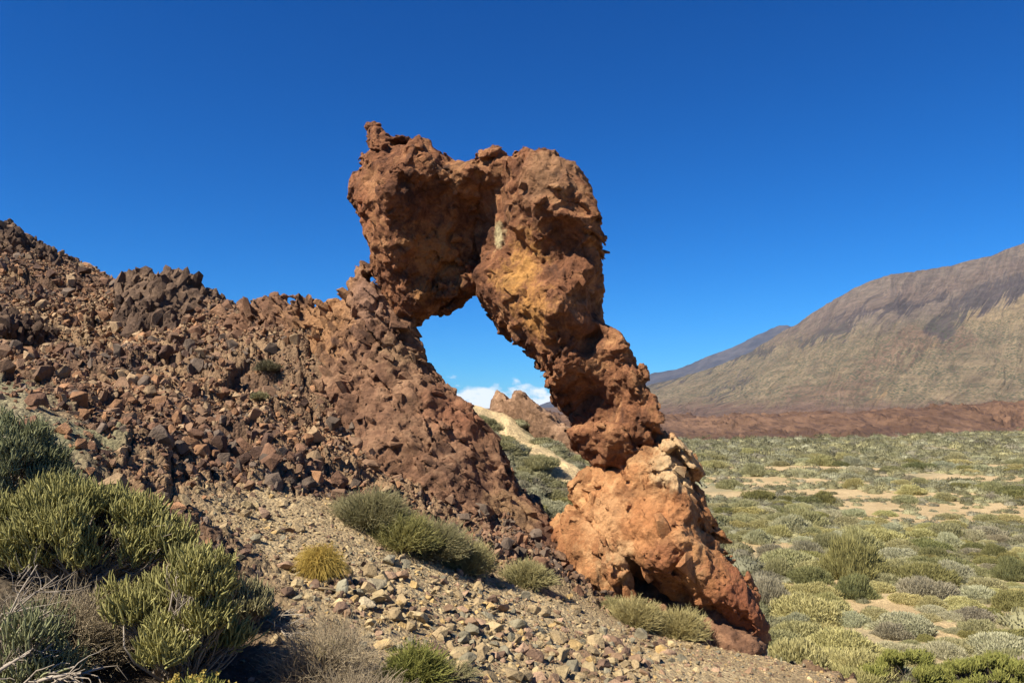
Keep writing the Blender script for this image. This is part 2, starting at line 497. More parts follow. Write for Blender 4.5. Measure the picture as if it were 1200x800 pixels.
# ------------------------------------------------------------------ volcano, far ridge, lava field
def interp(xs, pts):
    p = np.array(pts, float); return np.interp(xs, p[:, 0], p[:, 1])

def far_sheet(name, us, crest, base_py, Y0, Y1, nv, amp, seed, color_fn, mat, back=True, gully=0.0, power=1.0):
    """a hillside rising from Y0 at its foot to Y1 at its crest"""
    v = np.linspace(0, 1, nv)
    U, Vv = np.meshgrid(us, v)
    cr = interp(U.ravel(), crest).reshape(U.shape)
    py = base_py + (cr - base_py) * Vv
    Yd = Y0 * (Y1 / Y0) ** (Vv ** power)
    X = Yd * (U - CX) / F_PX; Z = Yd * (HOR - py) / F_PX
    P = np.stack([X.ravel(), Yd.ravel(), Z.ravel()], 1)
    # relief: gullies running down the slope and broad lumps, kept in proportion to distance
    S = np.stack([U.ravel() / 60.0, Vv.ravel() * 2.2, 0 * U.ravel()], 1)
    S[:, 0] += 0.35 * fbm(S * 1.5, 3, seed + 9) + S[:, 1] * -0.9      # flow lines lean down to the left
    G = fbm(S * np.array([3.2, 0.8, 1]), 5, seed, ridged=True)
    L = fbm(S * 1.2, 5, seed + 3)
    fine = fbm(S * 14, 4, seed + 5)
    k = P[:, 1] / 1000.0
    edge = np.minimum(1, 0.12 + 2.5 * np.minimum(Vv.ravel(), 1 - Vv.ravel()))
    P[:, 2] += k * (amp * L * edge + gully * G * edge + amp * 0.4 * fine)
    P[:, 1] += k * (amp * 6 * L)
    col = color_fn(U.ravel(), py.ravel(), Vv.ravel(), S, G, L)
    nu = len(us)
    i, j = np.meshgrid(np.arange(nv - 1), np.arange(nu - 1), indexing='ij')
    Q = np.stack([i * nu + j, i * nu + j + 1, (i + 1) * nu + j + 1, (i + 1) * nu + j], -1).reshape(-1, 4)
    if back:       # the far side falls away
        last = P[-nu:].copy(); bk = last.copy(); bk[:, 1] *= 1.5; bk[:, 0] *= 1.5; bk[:, 2] = np.minimum(bk[:, 2], 0) - 60
        n0 = len(P); P = np.vstack([P, bk]); col = np.vstack([col, col[-nu:]])
        j = np.arange(nu - 1)
        Q = np.vstack([Q, np.stack([n0 - nu + j, n0 - nu + j + 1, n0 + j + 1, n0 + j], 1)])
    me = mesh_np(name, P, Q, True, attrs={'base': col})
    return tag(obj_me(name, me, mat), kind='structure')

def far_material(name, spk, spk_scale, bscale):
    m, nt, b = new_mat(name); N = NT(nt); pos = N.pos()
    c0 = N.attr('base', 'Color')
    v = N.noise(bscale, 6, 0.62, pos)
    c = N.mix(1.0, c0, N.ramp(v, [(0.34, (0.76, 0.75, 0.74)), (0.66, (1.22, 1.22, 1.22))]), 'MULTIPLY')
    # scattered shrubs, a few metres each
    d = N.voro(spk_scale, pos, 'F1')
    dn = N.noise(spk_scale * 0.12, 4, 0.6, pos)
    fac = N.math('MULTIPLY', N.mr(d, 0.50, 0.32), N.mr(dn, 0.36, 0.5))
    fac = N.math('MULTIPLY', fac, N.attr('shrubby'))
    c = N.mix(fac, c, spk)
    N.l(c, b.inputs['Base Color'])
    N.l(N.bump(N.noise(bscale * 2.2, 7, 0.65, pos), 1.0, 0.16 / bscale), b.inputs['Normal'])
    return m

CREST = [(-400, 474), (300, 476), (560, 479), (640, 478), (700, 470), (750, 455), (765, 450), (790, 444), (840, 429), (880, 412), (915, 389), (935, 379), (960, 362), (985, 347), (1005, 336),
         (1024, 328), (1045, 321), (1070, 318), (1095, 314), (1118, 311), (1140, 304), (1165, 299), (1180, 292), (1200, 285), (1300, 238), (1450, 230), (1600, 260)]

def line_mask(U, py, pts, wdt):
    d = np.full(len(U), 1e9); p = np.array(pts, float)
    for (ax, ay, aw), (bx, by, bw) in zip(p[:-1], p[1:]):
        ex, ey = bx - ax, by - ay
        t = np.clip(((U - ax) * ex + (py - ay) * ey) / (ex * ex + ey * ey), 0, 1)
        d = np.minimum(d, np.hypot(U - ax - ex * t, (py - ay - ey * t)) / (aw + (bw - aw) * t))
    return sstep(1.15, 0.7, d)

SHR = {}
def mcol(U, py, v, S, G, L):
    W = fbm(S * 4, 5, 77); W2 = fbm(S * np.array([9, 2.5, 1]), 5, 78)
    W3 = fbm(S * np.array([34, 9, 1]), 4, 83); W4 = fbm(S * np.array([80, 60, 1]), 3, 84); W5 = fbm(S * 12, 4, 85)
    u2 = U + 14 * W + 8 * W2 + 12 * W3; p2 = py + 9 * W2 + 4 * W + 6 * W3 + 5 * W5
    olive = lerp(C(0.15, 0.115, 0.068), C(0.205, 0.158, 0.092), sstep(-0.4, 0.4, W)[:, None])
    grey = lerp(C(0.115, 0.088, 0.068), C(0.16, 0.125, 0.092), sstep(-0.4, 0.5, W2)[:, None])
    up = sstep(405, 370, p2 + (U - 1000) * 0.12)[:, None]
    c = lerp(olive, grey, up)
    red = C(0.13, 0.078, 0.055)
    c = lerp(c, red, 0.2 * line_mask(u2, p2, [(1220, 305, 9), (1080, 345, 12), (980, 372, 10), (900, 405, 7)], 1)[:, None])
    c = lerp(c, C(0.15, 0.098, 0.062), 0.8 * line_mask(u2, p2, [(930, 470, 10), (1000, 455, 14), (1060, 400, 16), (1130, 395, 12)], 1)[:, None])
    dark = C(0.062, 0.050, 0.046)
    for pts in ([(1240, 318, 12), (1190, 336, 12), (1140, 352, 10), (1118, 370, 12), (1096, 384, 14), (1110, 389, 12)],
                [(1060, 352, 5), (1020, 366, 6), (985, 378, 4)],
                [(1000, 385, 6), (965, 392, 7), (938, 402, 4)],
                [(1110, 345, 4), (1080, 356, 5), (1040, 366, 3)],
                [(905, 409, 5), (850, 420, 7), (800, 436, 6), (760, 448, 5)],
                [(880, 440, 3), (850, 458, 4), (830, 472, 3)]):
        c = lerp(c, dark, 0.85 * line_mask(u2, p2, pts, 1)[:, None])
    tan = C(0.26, 0.195, 0.105)
    c = lerp(c, tan, 0.7 * line_mask(u2, p2, [(1240, 348, 26), (1180, 370, 16), (1140, 378, 8)], 1)[:, None])
    c = lerp(c, C(0.27, 0.18, 0.085), 0.6 * line_mask(u2, p2, [(1100, 410, 4), (1060, 450, 6), (1020, 475, 5)], 1)[:, None] * sstep(0, .4, W2)[:, None])
    c = lerp(c, C(0.125, 0.078, 0.054), sstep(464, 482, p2)[:, None] * 0.9)
    c = c * np.array([[0.82, 0.80, 0.78]]) * (1 + 0.22 * W3 + 0.42 * W4 + 0.16 * W5 + 0.08 * G)[:, None]
    SHR['m'] = np.concatenate([(1 - up[:, 0] * 0.75) * sstep(482, 462, py)])
    return c
us = np.concatenate([np.linspace(-400, 720, 60, endpoint=False), np.linspace(720, 1230, 150 if QUICK else 520, endpoint=False), np.linspace(1230, 1600, 50)])
MAT_VOLCANO = far_material('volcano_slope', (0.055, 0.06, 0.03), 0.15, 0.03)
vol = far_sheet('mountain', us, CREST, 491, 1150, 2500, 110 if QUICK else 330, 2.6, 51, mcol, MAT_VOLCANO, gully=2.2, power=1.0)
s_ = np.concatenate([SHR['m'], SHR['m'][-len(us):]]).astype(np.float32)
at_ = vol.data.attributes.new('shrubby', 'FLOAT', 'POINT'); at_.data.foreach_set('value', s_)

CREST2 = [(400, 485), (590, 482), (625, 477), (645, 470), (665, 471), (700, 462), (757, 440), (770, 436), (790, 433), (808, 427), (828, 418), (850, 410), (868, 402), (890, 391), (912, 382), (922, 381), (935, 386), (1000, 390), (1200, 395)]
def rcol(U, py, v, S, G, L):
    W = fbm(S * 5, 4, 79)
    return lerp(C(0.052, 0.046, 0.044), C(0.078, 0.066, 0.058), sstep(-.4, .4, W)[:, None])
MAT_RIDGE = far_material('far_ridge_slope', (0.05, 0.05, 0.04), 0.05, 0.01)
rid = far_sheet('far_ridge', np.linspace(400, 1200, 260), CREST2, 488, 5600, 7600, 60, 3.0, 61, rcol, MAT_RIDGE, gully=3.0)

# reddish lava field along the far edge of the plain
nu, nv = (160, 60) if QUICK else (620, 200)
us = np.linspace(560, 1500, nu); t = np.linspace(0, 1, nv)
U, T = np.meshgrid(us, t)
e0 = np.interp(U, [560, 770, 800, 900, 1000, 1100, 1200, 1500], [521, 522, 521, 519, 516, 512, 507, 498])
Yf = 9.1 * F_PX / (e0 - HOR)
top = np.interp(U, [560, 640, 700, 770, 800, 900, 1000, 1100, 1200, 1500], [490, 489, 489, 489, 491, 490, 486, 478, 470, 462])
Yt = Yf + 70; zt = Yt * (HOR - top) / F_PX
Y = Yf + T * 130
prof = sstep(0.0, 0.54, T)
Z = -9.6 + (zt + 9.6) * prof - 14 * sstep(0.62, 1.0, T)
X = Y * (U - CX) / F_PX
P = np.stack([X, Y, Z], -1).reshape(-1, 3)
q = P * np.array([1, 1, 0])
rough = fbm(q * 0.035, 5, 41) * 1.5 + fbm(q * 0.11, 5, 42) * 1.6 + np.maximum(fbm(q * 0.3, 4, 43), 0) * 1.2 + np.maximum(blocky(q, 3.0, 46), 0) * 1.6 * sstep(-.1, .35, fbm(q * .05, 3, 47))
P[:, 2] += rough * (0.12 + 0.88 * sstep(0, 0.12, T).ravel()) * sstep(0.0, 0.1, T).ravel() - 0.4 * (T.ravel() < 0.005)
w1 = fbm(q * 0.04, 5, 44); w2 = fbm(q * 0.2, 4, 45)
col = lerp(C(0.088, 0.049, 0.030), C(0.145, 0.083, 0.050), sstep(-.35, .35, w1 + .4 * w2)[:, None])
col = lerp(col, C(0.16, 0.13, 0.075), (sstep(0.10, 0.0, T).ravel() * 0.7)[:, None])
i, j = np.meshgrid(np.arange(nv - 1), np.arange(nu - 1), indexing='ij')
Q = np.stack([i * nu + j, i * nu + j + 1, (i + 1) * nu + j + 1, (i + 1) * nu + j], -1).reshape(-1, 4)
MAT_LAVA = far_material('lava_rubble', (0.06, 0.035, 0.026), 0.35, 0.15)
me = mesh_np('lava_field', P, Q, True, attrs={'base': col, 'shrubby': np.full(len(P), 0.7)})
tag(obj_me('lava_field', me, MAT_LAVA), kind='structure')
def hull_block(seed, npts, boxy):
    r = random.Random(seed); bm = bmesh.new()
    for _ in range(npts):
        v = Vector((r.gauss(0, 1), r.gauss(0, 1), r.gauss(0, 1))).normalized()
        v = v.lerp(v / max(abs(v.x), abs(v.y), abs(v.z)), boxy) * r.uniform(0.85, 1.0)
        bm.verts.new(v)
    geo = bmesh.ops.convex_hull(bm, input=bm.verts)
    bmesh.ops.delete(bm, geom=[g for g in geo['geom_interior'] if isinstance(g, bmesh.types.BMVert)], context='VERTS')
    bmesh.ops.dissolve_limit(bm, angle_limit=math.radians(14), verts=bm.verts, edges=bm.edges)
    bmesh.ops.triangulate(bm, faces=bm.faces); bmesh.ops.recalc_face_normals(bm, faces=bm.faces)
    bm.verts.index_update()
    V = np.array([v.co[:] for v in bm.verts]); T = np.array([[v.index for v in f.verts] for f in bm.faces]); bm.free()
    return V, T
EMB = [hull_block(900 + i, 13 + i % 6, 0.7) for i in range(10)]

# ------------------------------------------------------------------ rock masses grown from distance fields
PA, PB = 14.16, -0.49            # plane of the arch: Y = PA + PB * X
def to_plane(pts, pa=PA, pb=PB):
    o = []
    for px, py in pts:
        k = (px - CX) / F_PX; X = pa * k / (1 - pb * k); Y = pa + pb * X
        o.append((X, Y * (HOR - py) / F_PX))
    return np.array(o)

def unit3(v): return v / np.maximum(np.linalg.norm(v, axis=-1, keepdims=True), 1e-9)
def rock_mass(outline, relief, back, R, h, seed, blocks, noise, pa=PA, pb=PB, fine=0.014, dens_z=1.0, stretch=(1, 1, 1), tilt=1.0, ledges=(), joint=(0.5, 0.4), jst=(1.5, 1.0, 0.8), jrot=None, facets=((0.52, 0.78, 0.22), (0.25, 0.85, 0.26), (0.115, 0.65, 0.2)), fst=None, front=0.0, embed=None):
    """solid of a traced outline: front relief (px, py, metres forward of the plane), depth at the back, rounded by R."""
    if QUICK: h = h * 1.7
    pol = to_plane(outline, pa - front, pb)
    mg = 0.45
    lo = pol.min(0) - mg; hi = pol.max(0) + mg
    rl = to_plane([r[:2] for r in relief], pa - front, pb); rv = np.array([r[2] for r in relief], float)
    f = RBF(rl, rv, 0.02)
    xs = np.arange(lo[0], hi[0], h); zs = np.arange(lo[1], hi[1], h)
    XX, ZZ = np.meshgrid(xs, zs, indexing='ij')
    d2 = poly_sd(pol, XX, ZZ)
    Tf = np.clip(f(np.stack([XX.ravel(), ZZ.ravel()], 1)).reshape(XX.shape), -0.5, rv.max() * 1.15)
    ymn = (pa + pb * XX - Tf); ymx = pa + pb * XX + back
    y0 = ymn[d2 < R].min() - mg; y1 = ymx.max() + mg
    ys = np.arange(y0, y1, h)
    mid = (ymn + ymx) / 2; half = np.maximum((ymx - ymn) / 2, 0.15)
    nx, nz, ny = len(xs), len(zs), len(ys)
    qx = (d2 + R)[:, None, :]
    qy = np.abs(ys[None, :, None] - mid[:, None, :]) - half[:, None, :] + R
    F = (np.minimum(np.maximum(qx, qy), 0) + np.sqrt(np.maximum(qx, 0) ** 2 + np.maximum(qy, 0) ** 2) - R).astype(np.float32)
    band = np.abs(F) < mg * 0.98
    I = np.array(np.nonzero(band)).T
    P = (I * h + np.array([xs[0], ys[0], zs[0]])).astype(np.float32)
    Pw = P + 0.10 * np.stack([fbm(P * 1.7, 2, seed + 50), fbm(P * 1.7, 2, seed + 51), fbm(P * 1.7, 2, seed + 52)], 1)
    D = np.zeros(len(P), np.float32)
    for sc, amp, oc in noise: D += amp * fbm(P / sc, oc, seed + int(sc * 100))
    for bi, (sz, amp) in enumerate(blocks):
        if bi == 0: D += (amp * blocky(Pw, sz, seed + int(sz * 1000), tilt=tilt, stretch=stretch)).astype(np.float32)
        else: D += (2.5 * amp * jblocks(Pw, sz, seed + int(sz * 1000), rotm(0.5 + bi, joint[0], joint[1] + 0.4 * bi) if jrot is None else rotm(*jrot), jst)).astype(np.float32)
    for (ldir, per, amp) in ledges:      # stepped fracture planes
        u = Pw @ np.array(ldir, np.float32) / per + 0.9 * fbm(P / (per * 3), 2, seed + 60) + 0.35 * fbm(P / per, 2, seed + 61)
        fr = u - np.floor(u)
        k = _h01(np.floor(u).astype(np.int32), np.zeros(len(u), np.int32), np.zeros(len(u), np.int32), seed)
        D += (amp * (0.4 + 0.9 * k) * (np.where(fr < 0.85, fr / 0.85, (1 - fr) / 0.15) - 0.5)).astype(np.float32)
    D = np.where(D < 0, 0.15 * np.tanh(D / 0.15), 0.32 * np.tanh(D / 0.32)).astype(np.float32)
    F[band] += D + np.float32(0.005)
    V, Q = surface_nets(F, (xs[0], ys[0], zs[0]), h)
    # keep the largest shells only: drop crumbs by vertex count
    par = np.arange(len(V))
    for _ in range(60):
        mn = par[Q].min(1)
        new = par.copy()
        for k in range(4): np.minimum.at(new, Q[:, k], mn)
        new = new[new]
        if (new == par).all(): break
        par = new
    lab, cnt = np.unique(par, return_counts=True)
    keep = np.isin(par, lab[cnt > max(400, 0.02 * len(V))])
    remap = -np.ones(len(V), np.int64); remap[keep] = np.arange(keep.sum())
    Q = remap[Q[keep[Q].all(1)]]; V = V[keep]
    # break the skin into flat fracture faces, large then small
    for si, (fs, fk, ftilt) in enumerate(facets):
        Nn = vnormals(V, Q)
        Vw = V + 0.12 * fs * np.stack([fbm(V / fs * 1.5, 2, seed + 80 + q) for q in range(3)], 1)
        _, _, _, rid = vor((Vw @ rotm(0.4, 0.5 + si, 0.3) if fst is None else Vw) / (fs * np.array((1.35, 0.9, 0.9) if fst is None else fst)), seed + 90 + si)
        inv = np.unique(rid, return_inverse=True)[1].ravel()
        cn = np.bincount(inv).astype(float)
        c_ = np.stack([np.bincount(inv, V[:, q]) / cn for q in range(3)], 1); n_ = np.stack([np.bincount(inv, Nn[:, q]) / cn for q in range(3)], 1)
        ln = np.linalg.norm(n_, axis=1); n_ /= np.maximum(ln, 1e-6)[:, None]
        rr_ = np.random.default_rng(seed + si)
        dv = ((V - c_[inv]) * n_[inv]).sum(1)
        spread = np.sqrt(np.bincount(inv, dv * dv) / cn)
        k_ = fk * sstep(0.45, 0.8, ln) * (cn > 8) * sstep(0.40, 0.28, spread / fs)
        n_ = unit3(n_ + rr_.normal(0, ftilt, n_.shape))
        off = rr_.uniform(-0.10, 0.07, len(cn)) * fs
        mv = np.clip(k_[inv] * (((V - c_[inv]) * n_[inv]).sum(1) - off[inv]), -0.22 * fs, 0.22 * fs)
        V = V - mv[:, None] * n_[inv]
    Nn = vnormals(V, Q)
    V = V - Nn * (1.3 * fine * jblocks(V, 0.10, seed + 31, rotm(1.1, 0.3, 0.8)))[:, None]
    V = V + Nn * (0.5 * fine * fbm(V / 0.13, 3, seed + 7)[:, None] + fine * 0.35 * fbm(V / 0.05, 2, seed + 8)[:, None])
    # pull back lone spikes
    for _ in range(2):
        sN = np.zeros_like(V); cN = np.zeros(len(V))
        for k in range(4):
            a_, b_ = Q[:, k], Q[:, (k + 1) % 4]
            for q in range(3):
                sN[:, q] += np.bincount(a_, V[b_, q], len(V)) + np.bincount(b_, V[a_, q], len(V))
            cN += np.bincount(a_, minlength=len(V)) + np.bincount(b_, minlength=len(V))
        av = sN / np.maximum(cN, 1)[:, None]
        dd = np.linalg.norm(V - av, axis=1)
        V = V + (sstep(0.32 * h, 0.7 * h, dd) * 0.8)[:, None] * (av - V)
    if embed:      # angular blocks wedged into the face
        n, s0, s1, asp, er, zmax = embed
        rr = np.random.default_rng(seed + 5)
        ok = np.nonzero((Nn[:, 1] < 0.25) & (V[:, 2] < zmax))[0]
        I = rr.choice(ok, int(n * (0.3 if QUICK else 1)))
        s = (s0 ** -1.6 + rr.uniform(0, 1, len(I)) * (s1 ** -1.6 - s0 ** -1.6)) ** (-1 / 1.6)
        Vs, Qs, o = [V], [], len(V)
        base_r = Euler(er).to_matrix()
        for i, k in zip(I, s):
            hv, ht = EMB[int(rr.integers(0, len(EMB)))]
            M = np.array((base_r @ Euler(tuple(rr.normal(0, .35, 3))).to_matrix()))
            q = (hv * np.array(asp) * k * rr.uniform(.75, 1.25, 3)) @ M.T + V[i] - Nn[i] * k * rr.uniform(-.1, .45)
            Vs.append(q[ht].reshape(-1, 3)); Qs.append(np.arange(len(ht) * 3).reshape(-1, 3) + o); o += len(ht) * 3
        return np.concatenate(Vs), [Q, np.concatenate(Qs)]
    return V, Q

def rock_material(name, palette, patches=(), varnish=0.5, bump=0.06, yellow=None):
    """palette: dark, mid, light; patches: (centre xyz, radius, colour) spots of mineral staining"""
    m, nt, b = new_mat(name); N = NT(nt); pos = N.pos()
    big = N.noise(0.9, 5, 0.6, pos, 0.6); med = N.noise(4.0, 6, 0.65, pos, 0.4); sml = N.noise(22.0, 5, 0.7, pos)
    mixv = N.math('ADD', N.math('MULTIPLY', big, 0.55), N.math('MULTIPLY', med, 0.45))
    dk, md, lt = palette
    c = N.ramp(mixv, [(0.36, dk), (0.49, md), (0.62, lt)])
    cell = N.n('SeparateColor'); N.l(N.voro(3.2, pos, 'F1', 'Color'), cell.inputs[0])
    c = N.mix(1.0, c, N.ramp(cell.outputs[0], [(0, (0.78, 0.76, 0.75)), (1, (1.22, 1.22, 1.22))]), 'MULTIPLY')
    for (pc, pr, pcol, st) in patches:
        vm = N.n('VectorMath', operation='DISTANCE'); N.l(pos, vm.inputs[0]); vm.inputs[1].default_value = pc
        dd = N.math('ADD', vm.outputs['Value'], N.math('MULTIPLY', N.math('SUBTRACT', med, 0.5), -pr * 2.2))
        c = N.mix(N.math('MULTIPLY', N.mr(dd, pr, pr * 0.45), st), c, pcol)
    # desert varnish: dark brown weathered patches
    vz = N.noise(1.9, 7, 0.7, N.scale(pos, (1, 1, 0.7)), 0.8)
    c = N.mix(N.math('MULTIPLY', N.mr(vz, 0.54, 0.66), varnish), c, (0.045, 0.026, 0.019))
    c = N.mix(1.0, c, N.ramp(sml, [(0.25, (0.70, 0.68, 0.67)), (0.75, (1.3, 1.3, 1.3))]), 'MULTIPLY')
    N.l(c, b.inputs['Base Color'])
    rg = N.n('TexNoise'); rg.noise_type = 'RIDGED_MULTIFRACTAL'; rg.inputs['Scale'].default_value = 6.0; rg.inputs['Detail'].default_value = 6; rg.inputs['Roughness'].default_value = 0.6; N.l(pos, rg.inputs['Vector'])
    ck = N.voro(7.0, pos, 'DISTANCE_TO_EDGE')
    hb = N.math('ADD', N.math('ADD', N.math('MULTIPLY', rg.outputs['Fac'], -0.35), N.math('MULTIPLY', ck, 0.25)), N.math('ADD', N.math('MULTIPLY', sml, 0.8), N.math('MULTIPLY', N.noise(70, 4, 0.65, pos), 0.35)))
    N.l(N.bump(hb, 1.0, bump), b.inputs['Normal'])
    b.inputs['Roughness'].default_value = 0.92
    return m

def P3(px, py, T=0.5):
    X, Z = to_plane([(px, py)])[0]
    return (float(X), float(PA + PB * X - T), float(Z))

RED = ((0.082, 0.034, 0.017), (0.215, 0.092, 0.041), (0.40, 0.205, 0.088))
ORANGE = ((0.19, 0.076, 0.030), (0.36, 0.165, 0.064), (0.47, 0.26, 0.112))
BROWN = ((0.095, 0.049, 0.029), (0.20, 0.105, 0.057), (0.31, 0.18, 0.098))
YEL = (0.50, 0.32, 0.12)
M_BLOCK = rock_material('weathered_red_rock', RED, [(P3(520, 300, .5), 0.75, (0.34, 0.16, 0.05), 0.7), (P3(505, 345, .5), 0.5, (0.36, 0.18, 0.06), 0.6), (P3(430, 260, .8), .6, (0.27, 0.105, 0.046), .7)], 0.85)
M_PILLAR = rock_material('red_and_ochre_rock', RED, [(P3(600, 320, .9), 0.62, (0.46, 0.235, 0.065), 0.9), (P3(625, 375, .9), 0.55, (0.44, 0.215, 0.06), 0.85), (P3(582, 280, .3), 0.26, (0.56, 0.47, 0.25), 0.95),
                                                    (P3(640, 225, 1.), 0.7, (0.30, 0.17, 0.085), 0.6)], 0.6)
M_BASE = rock_material('orange_rock', ORANGE, [(P3(790, 535, .7), 0.6, (0.52, 0.36, 0.185), 0.9), (P3(740, 600, 1.), 0.5, (0.46, 0.20, 0.075), .6), (P3(765, 640, 1.2), .42, (0.27, 0.105, 0.046), .8), (P3(715, 645, 1.), .4, (0.50, 0.34, 0.17), .7), (P3(820, 610, .8), .35, (0.52, 0.36, 0.18), .7), (P3(700, 600, .8), 0.6, (0.52, 0.29, 0.13), 0.7), (P3(865, 700, .8), .95, (0.25, 0.088, 0.042), .85)], 0.35)
M_BUTT = rock_material('brown_red_rock', BROWN, [(P3(380, 372, .4), 1.25, (0.35, 0.185, 0.08), 0.8), (P3(470, 420, .5), 0.5, (0.30, 0.19, 0.10), .6), (P3(520, 560, 1.2), 0.6, (0.29, 0.19, 0.11), .6), (P3(540, 480, .4), 0.8, (0.27, 0.11, 0.055), .6), (P3(600, 590, .8), 0.6, (0.34, 0.21, 0.10), .6), (P3(440, 350, .5), .6, (0.26, .15, .10), .6)], 0.55)

arch = empty('rock_arch', (0.3, 14.0, -3.0))
tag(arch, 'tall leaning red rock arch shaped like a high heeled shoe on the slope', 'rock arch')
def arch_part(name, mat, args, label=None):
    V, Q = rock_mass(*args[0], **args[1])
    o = obj_me(name, mesh_np(name, V - np.array(arch.location), Q, True), mat, arch)
    if label: tag(o, label)
    return o

NB = [(1.3, 0.11, 3), (0.35, 0.025, 3)]
arch_part('overhanging_block', M_BLOCK, (([(423, 132), (429, 128), (438, 137), (448, 146), (458, 151), (470, 149), (482, 157), (490, 163), (500, 166), (510, 180), (522, 185), (533, 189), (548, 195), (575, 200), (585, 240), (585, 275), (572, 310), (562, 330),
        (552, 333), (545, 337), (534, 348), (522, 356), (508, 361), (492, 366), (482, 373), (468, 382), (450, 366), (440, 338), (434, 315), (430, 298), (425, 283), (421, 262), (413, 240), (408, 218), (411, 203), (421, 186), (430, 176), (427, 160)],
    [(427, 145, .2), (440, 168, .6), (470, 158, .3), (458, 185, .55), (485, 182, 1.0), (502, 210, 1.05), (506, 236, .6), (420, 215, .7), (440, 212, .95), (468, 220, 1.3), (464, 255, 1.35), (458, 300, 1.05), (548, 212, .75), (532, 200, .7),
     (566, 238, -.15), (500, 268, .55), (528, 300, .08), (554, 322, -.05), (444, 300, .8), (480, 345, .4), (505, 332, .25), (436, 300, .5), (512, 355, .2), (425, 250, .7), (485, 300, .7)],
    0.9, 0.38, 0.024, 3, [(0.95, 0.17), (0.36, 0.06), (0.16, 0.03)], NB), {'front': 0.36, 'embed': (70, .05, .16, (1, .8, .7), (0.3, 0.5, 0.2), 99), 'ledges': [((0.3, -0.2, 0.93), 0.5, 0.11), ((0.75, 0.2, -0.62), 0.28, 0.06)]}), 'dark red overhanging block with a pointed top')
arch_part('pillar', M_PILLAR, (([(530, 215), (540, 197), (550, 188), (562, 183), (576, 178), (600, 179), (625, 184), (650, 186), (668, 195), (681, 207), (689, 222), (697, 234), (703, 246), (704, 275), (708, 292), (711, 310), (713, 335), (715, 360), (715, 378),
        (726, 388), (737, 403), (746, 418), (755, 438), (764, 458), (769, 480), (776, 499), (774, 526), (750, 540), (715, 530), (690, 510), (672, 500), (660, 490), (650, 474), (646, 458), (638, 443), (632, 428), (618, 414), (605, 399), (594, 386), (580, 368), (567, 350), (557, 338), (556, 325), (562, 300), (556, 270), (545, 245), (532, 230)],
    [(545, 212, .5), (565, 188, .7), (560, 235, .05), (573, 245, -.1), (582, 278, .25), (600, 198, .95), (605, 240, 1.1), (612, 262, 1.15), (640, 225, 1.2), (645, 270, 1.3), (680, 230, .9), (685, 262, 1.0), (608, 290, .5), (640, 298, .6), (672, 296, .7), (570, 320, .6),
     (622, 342, 1.1), (655, 330, 1.1), (690, 320, .75), (704, 350, .15), (694, 396, .1), (716, 384, .5), (682, 375, .8), (655, 385, 1.05), (645, 415, .8), (690, 420, .6), (722, 402, .7), (742, 425, .65), (756, 458, .65), (735, 440, .75), (695, 455, .05), (690, 482, -.05), (712, 492, .15), (755, 500, .6), (665, 445, .5), (660, 480, .25), (600, 370, .65)],
    1.0, 0.36, 0.024, 15, [(1.05, 0.12), (0.36, 0.06), (0.16, 0.03)], NB), {'front': 0.45, 'embed': (110, .05, .17, (1.2, .8, .6), (0.3, 0.6, 0.2), 99), 'ledges': [((0.62, -0.2, 0.75), 0.45, 0.10), ((-0.5, 0.2, 0.84), 0.25, 0.06)]}), 'red and ochre leaning pillar of the arch')
arch_part('wedged_stone', M_PILLAR, (([(665, 506), (690, 494), (718, 496), (742, 508), (752, 530), (742, 550), (712, 556), (690, 546), (676, 530)],
    [(690, 510, .5), (715, 510, .7), (730, 530, .55), (690, 535, .3), (710, 545, .3)], 0.45, 0.3, 0.026, 23, [(0.4, 0.09), (0.18, 0.035)], [(0.5, 0.05, 3)]), {'front': 0.3}))
arch_part('base_boulder', M_BASE, (([(700, 548), (720, 540), (735, 528), (748, 520), (763, 514), (780, 513), (794, 521), (803, 538), (812, 548), (823, 565), (831, 590), (834, 610), (845, 628), (858, 650), (872, 680), (886, 700), (896, 725), (903, 752), (880, 765), (850, 752),
        (815, 728), (790, 708), (765, 692), (735, 675), (700, 655), (680, 640), (676, 610), (670, 590), (670, 574), (684, 560)],
    [(690, 575, .5), (720, 600, 1.0), (760, 555, .85), (772, 524, .8), (792, 532, .9), (806, 550, .65), (820, 570, .55), (800, 600, .95), (760, 640, 1.35), (820, 670, 1.1), (870, 715, .7), (690, 630, .9), (740, 665, .9), (830, 610, .4), (790, 690, .8), (895, 750, .4)],
    0.75, 0.6, 0.024, 33, [(1.1, 0.17), (0.42, 0.10), (0.17, 0.03)], [(1.1, 0.09, 3), (0.35, 0.03, 3)]), {'front': 0.08, 'jrot': (0.2, 0.85, 0.3), 'jst': (2.0, 1.0, 0.75), 'embed': (70, .06, .22, (1.4, .8, .55), (0.2, 0.85, 0.3), 99), 'ledges': [((0.66, -0.1, 0.74), 0.62, 0.17), ((-0.35, 0.3, 0.88), 0.30, 0.06)]}), 'sunlit orange base boulder')
arch_part('foot_slab', M_BUTT, (([(672, 632), (735, 648), (775, 672), (805, 695), (830, 706), (865, 722), (895, 750), (885, 772), (850, 775), (800, 760), (740, 730), (690, 700)],
    [(690, 650, .1), (735, 660, .1), (775, 685, .2), (710, 680, .25), (750, 705, .4), (800, 718, .75), (850, 735, 1.0), (880, 755, .7), (820, 750, 1.1)], 0.3, 0.35, 0.03, 43, [(0.6, 0.12), (0.2, 0.05)], [(0.8, 0.06, 3)]), {}), 'dark brown slab at the foot')
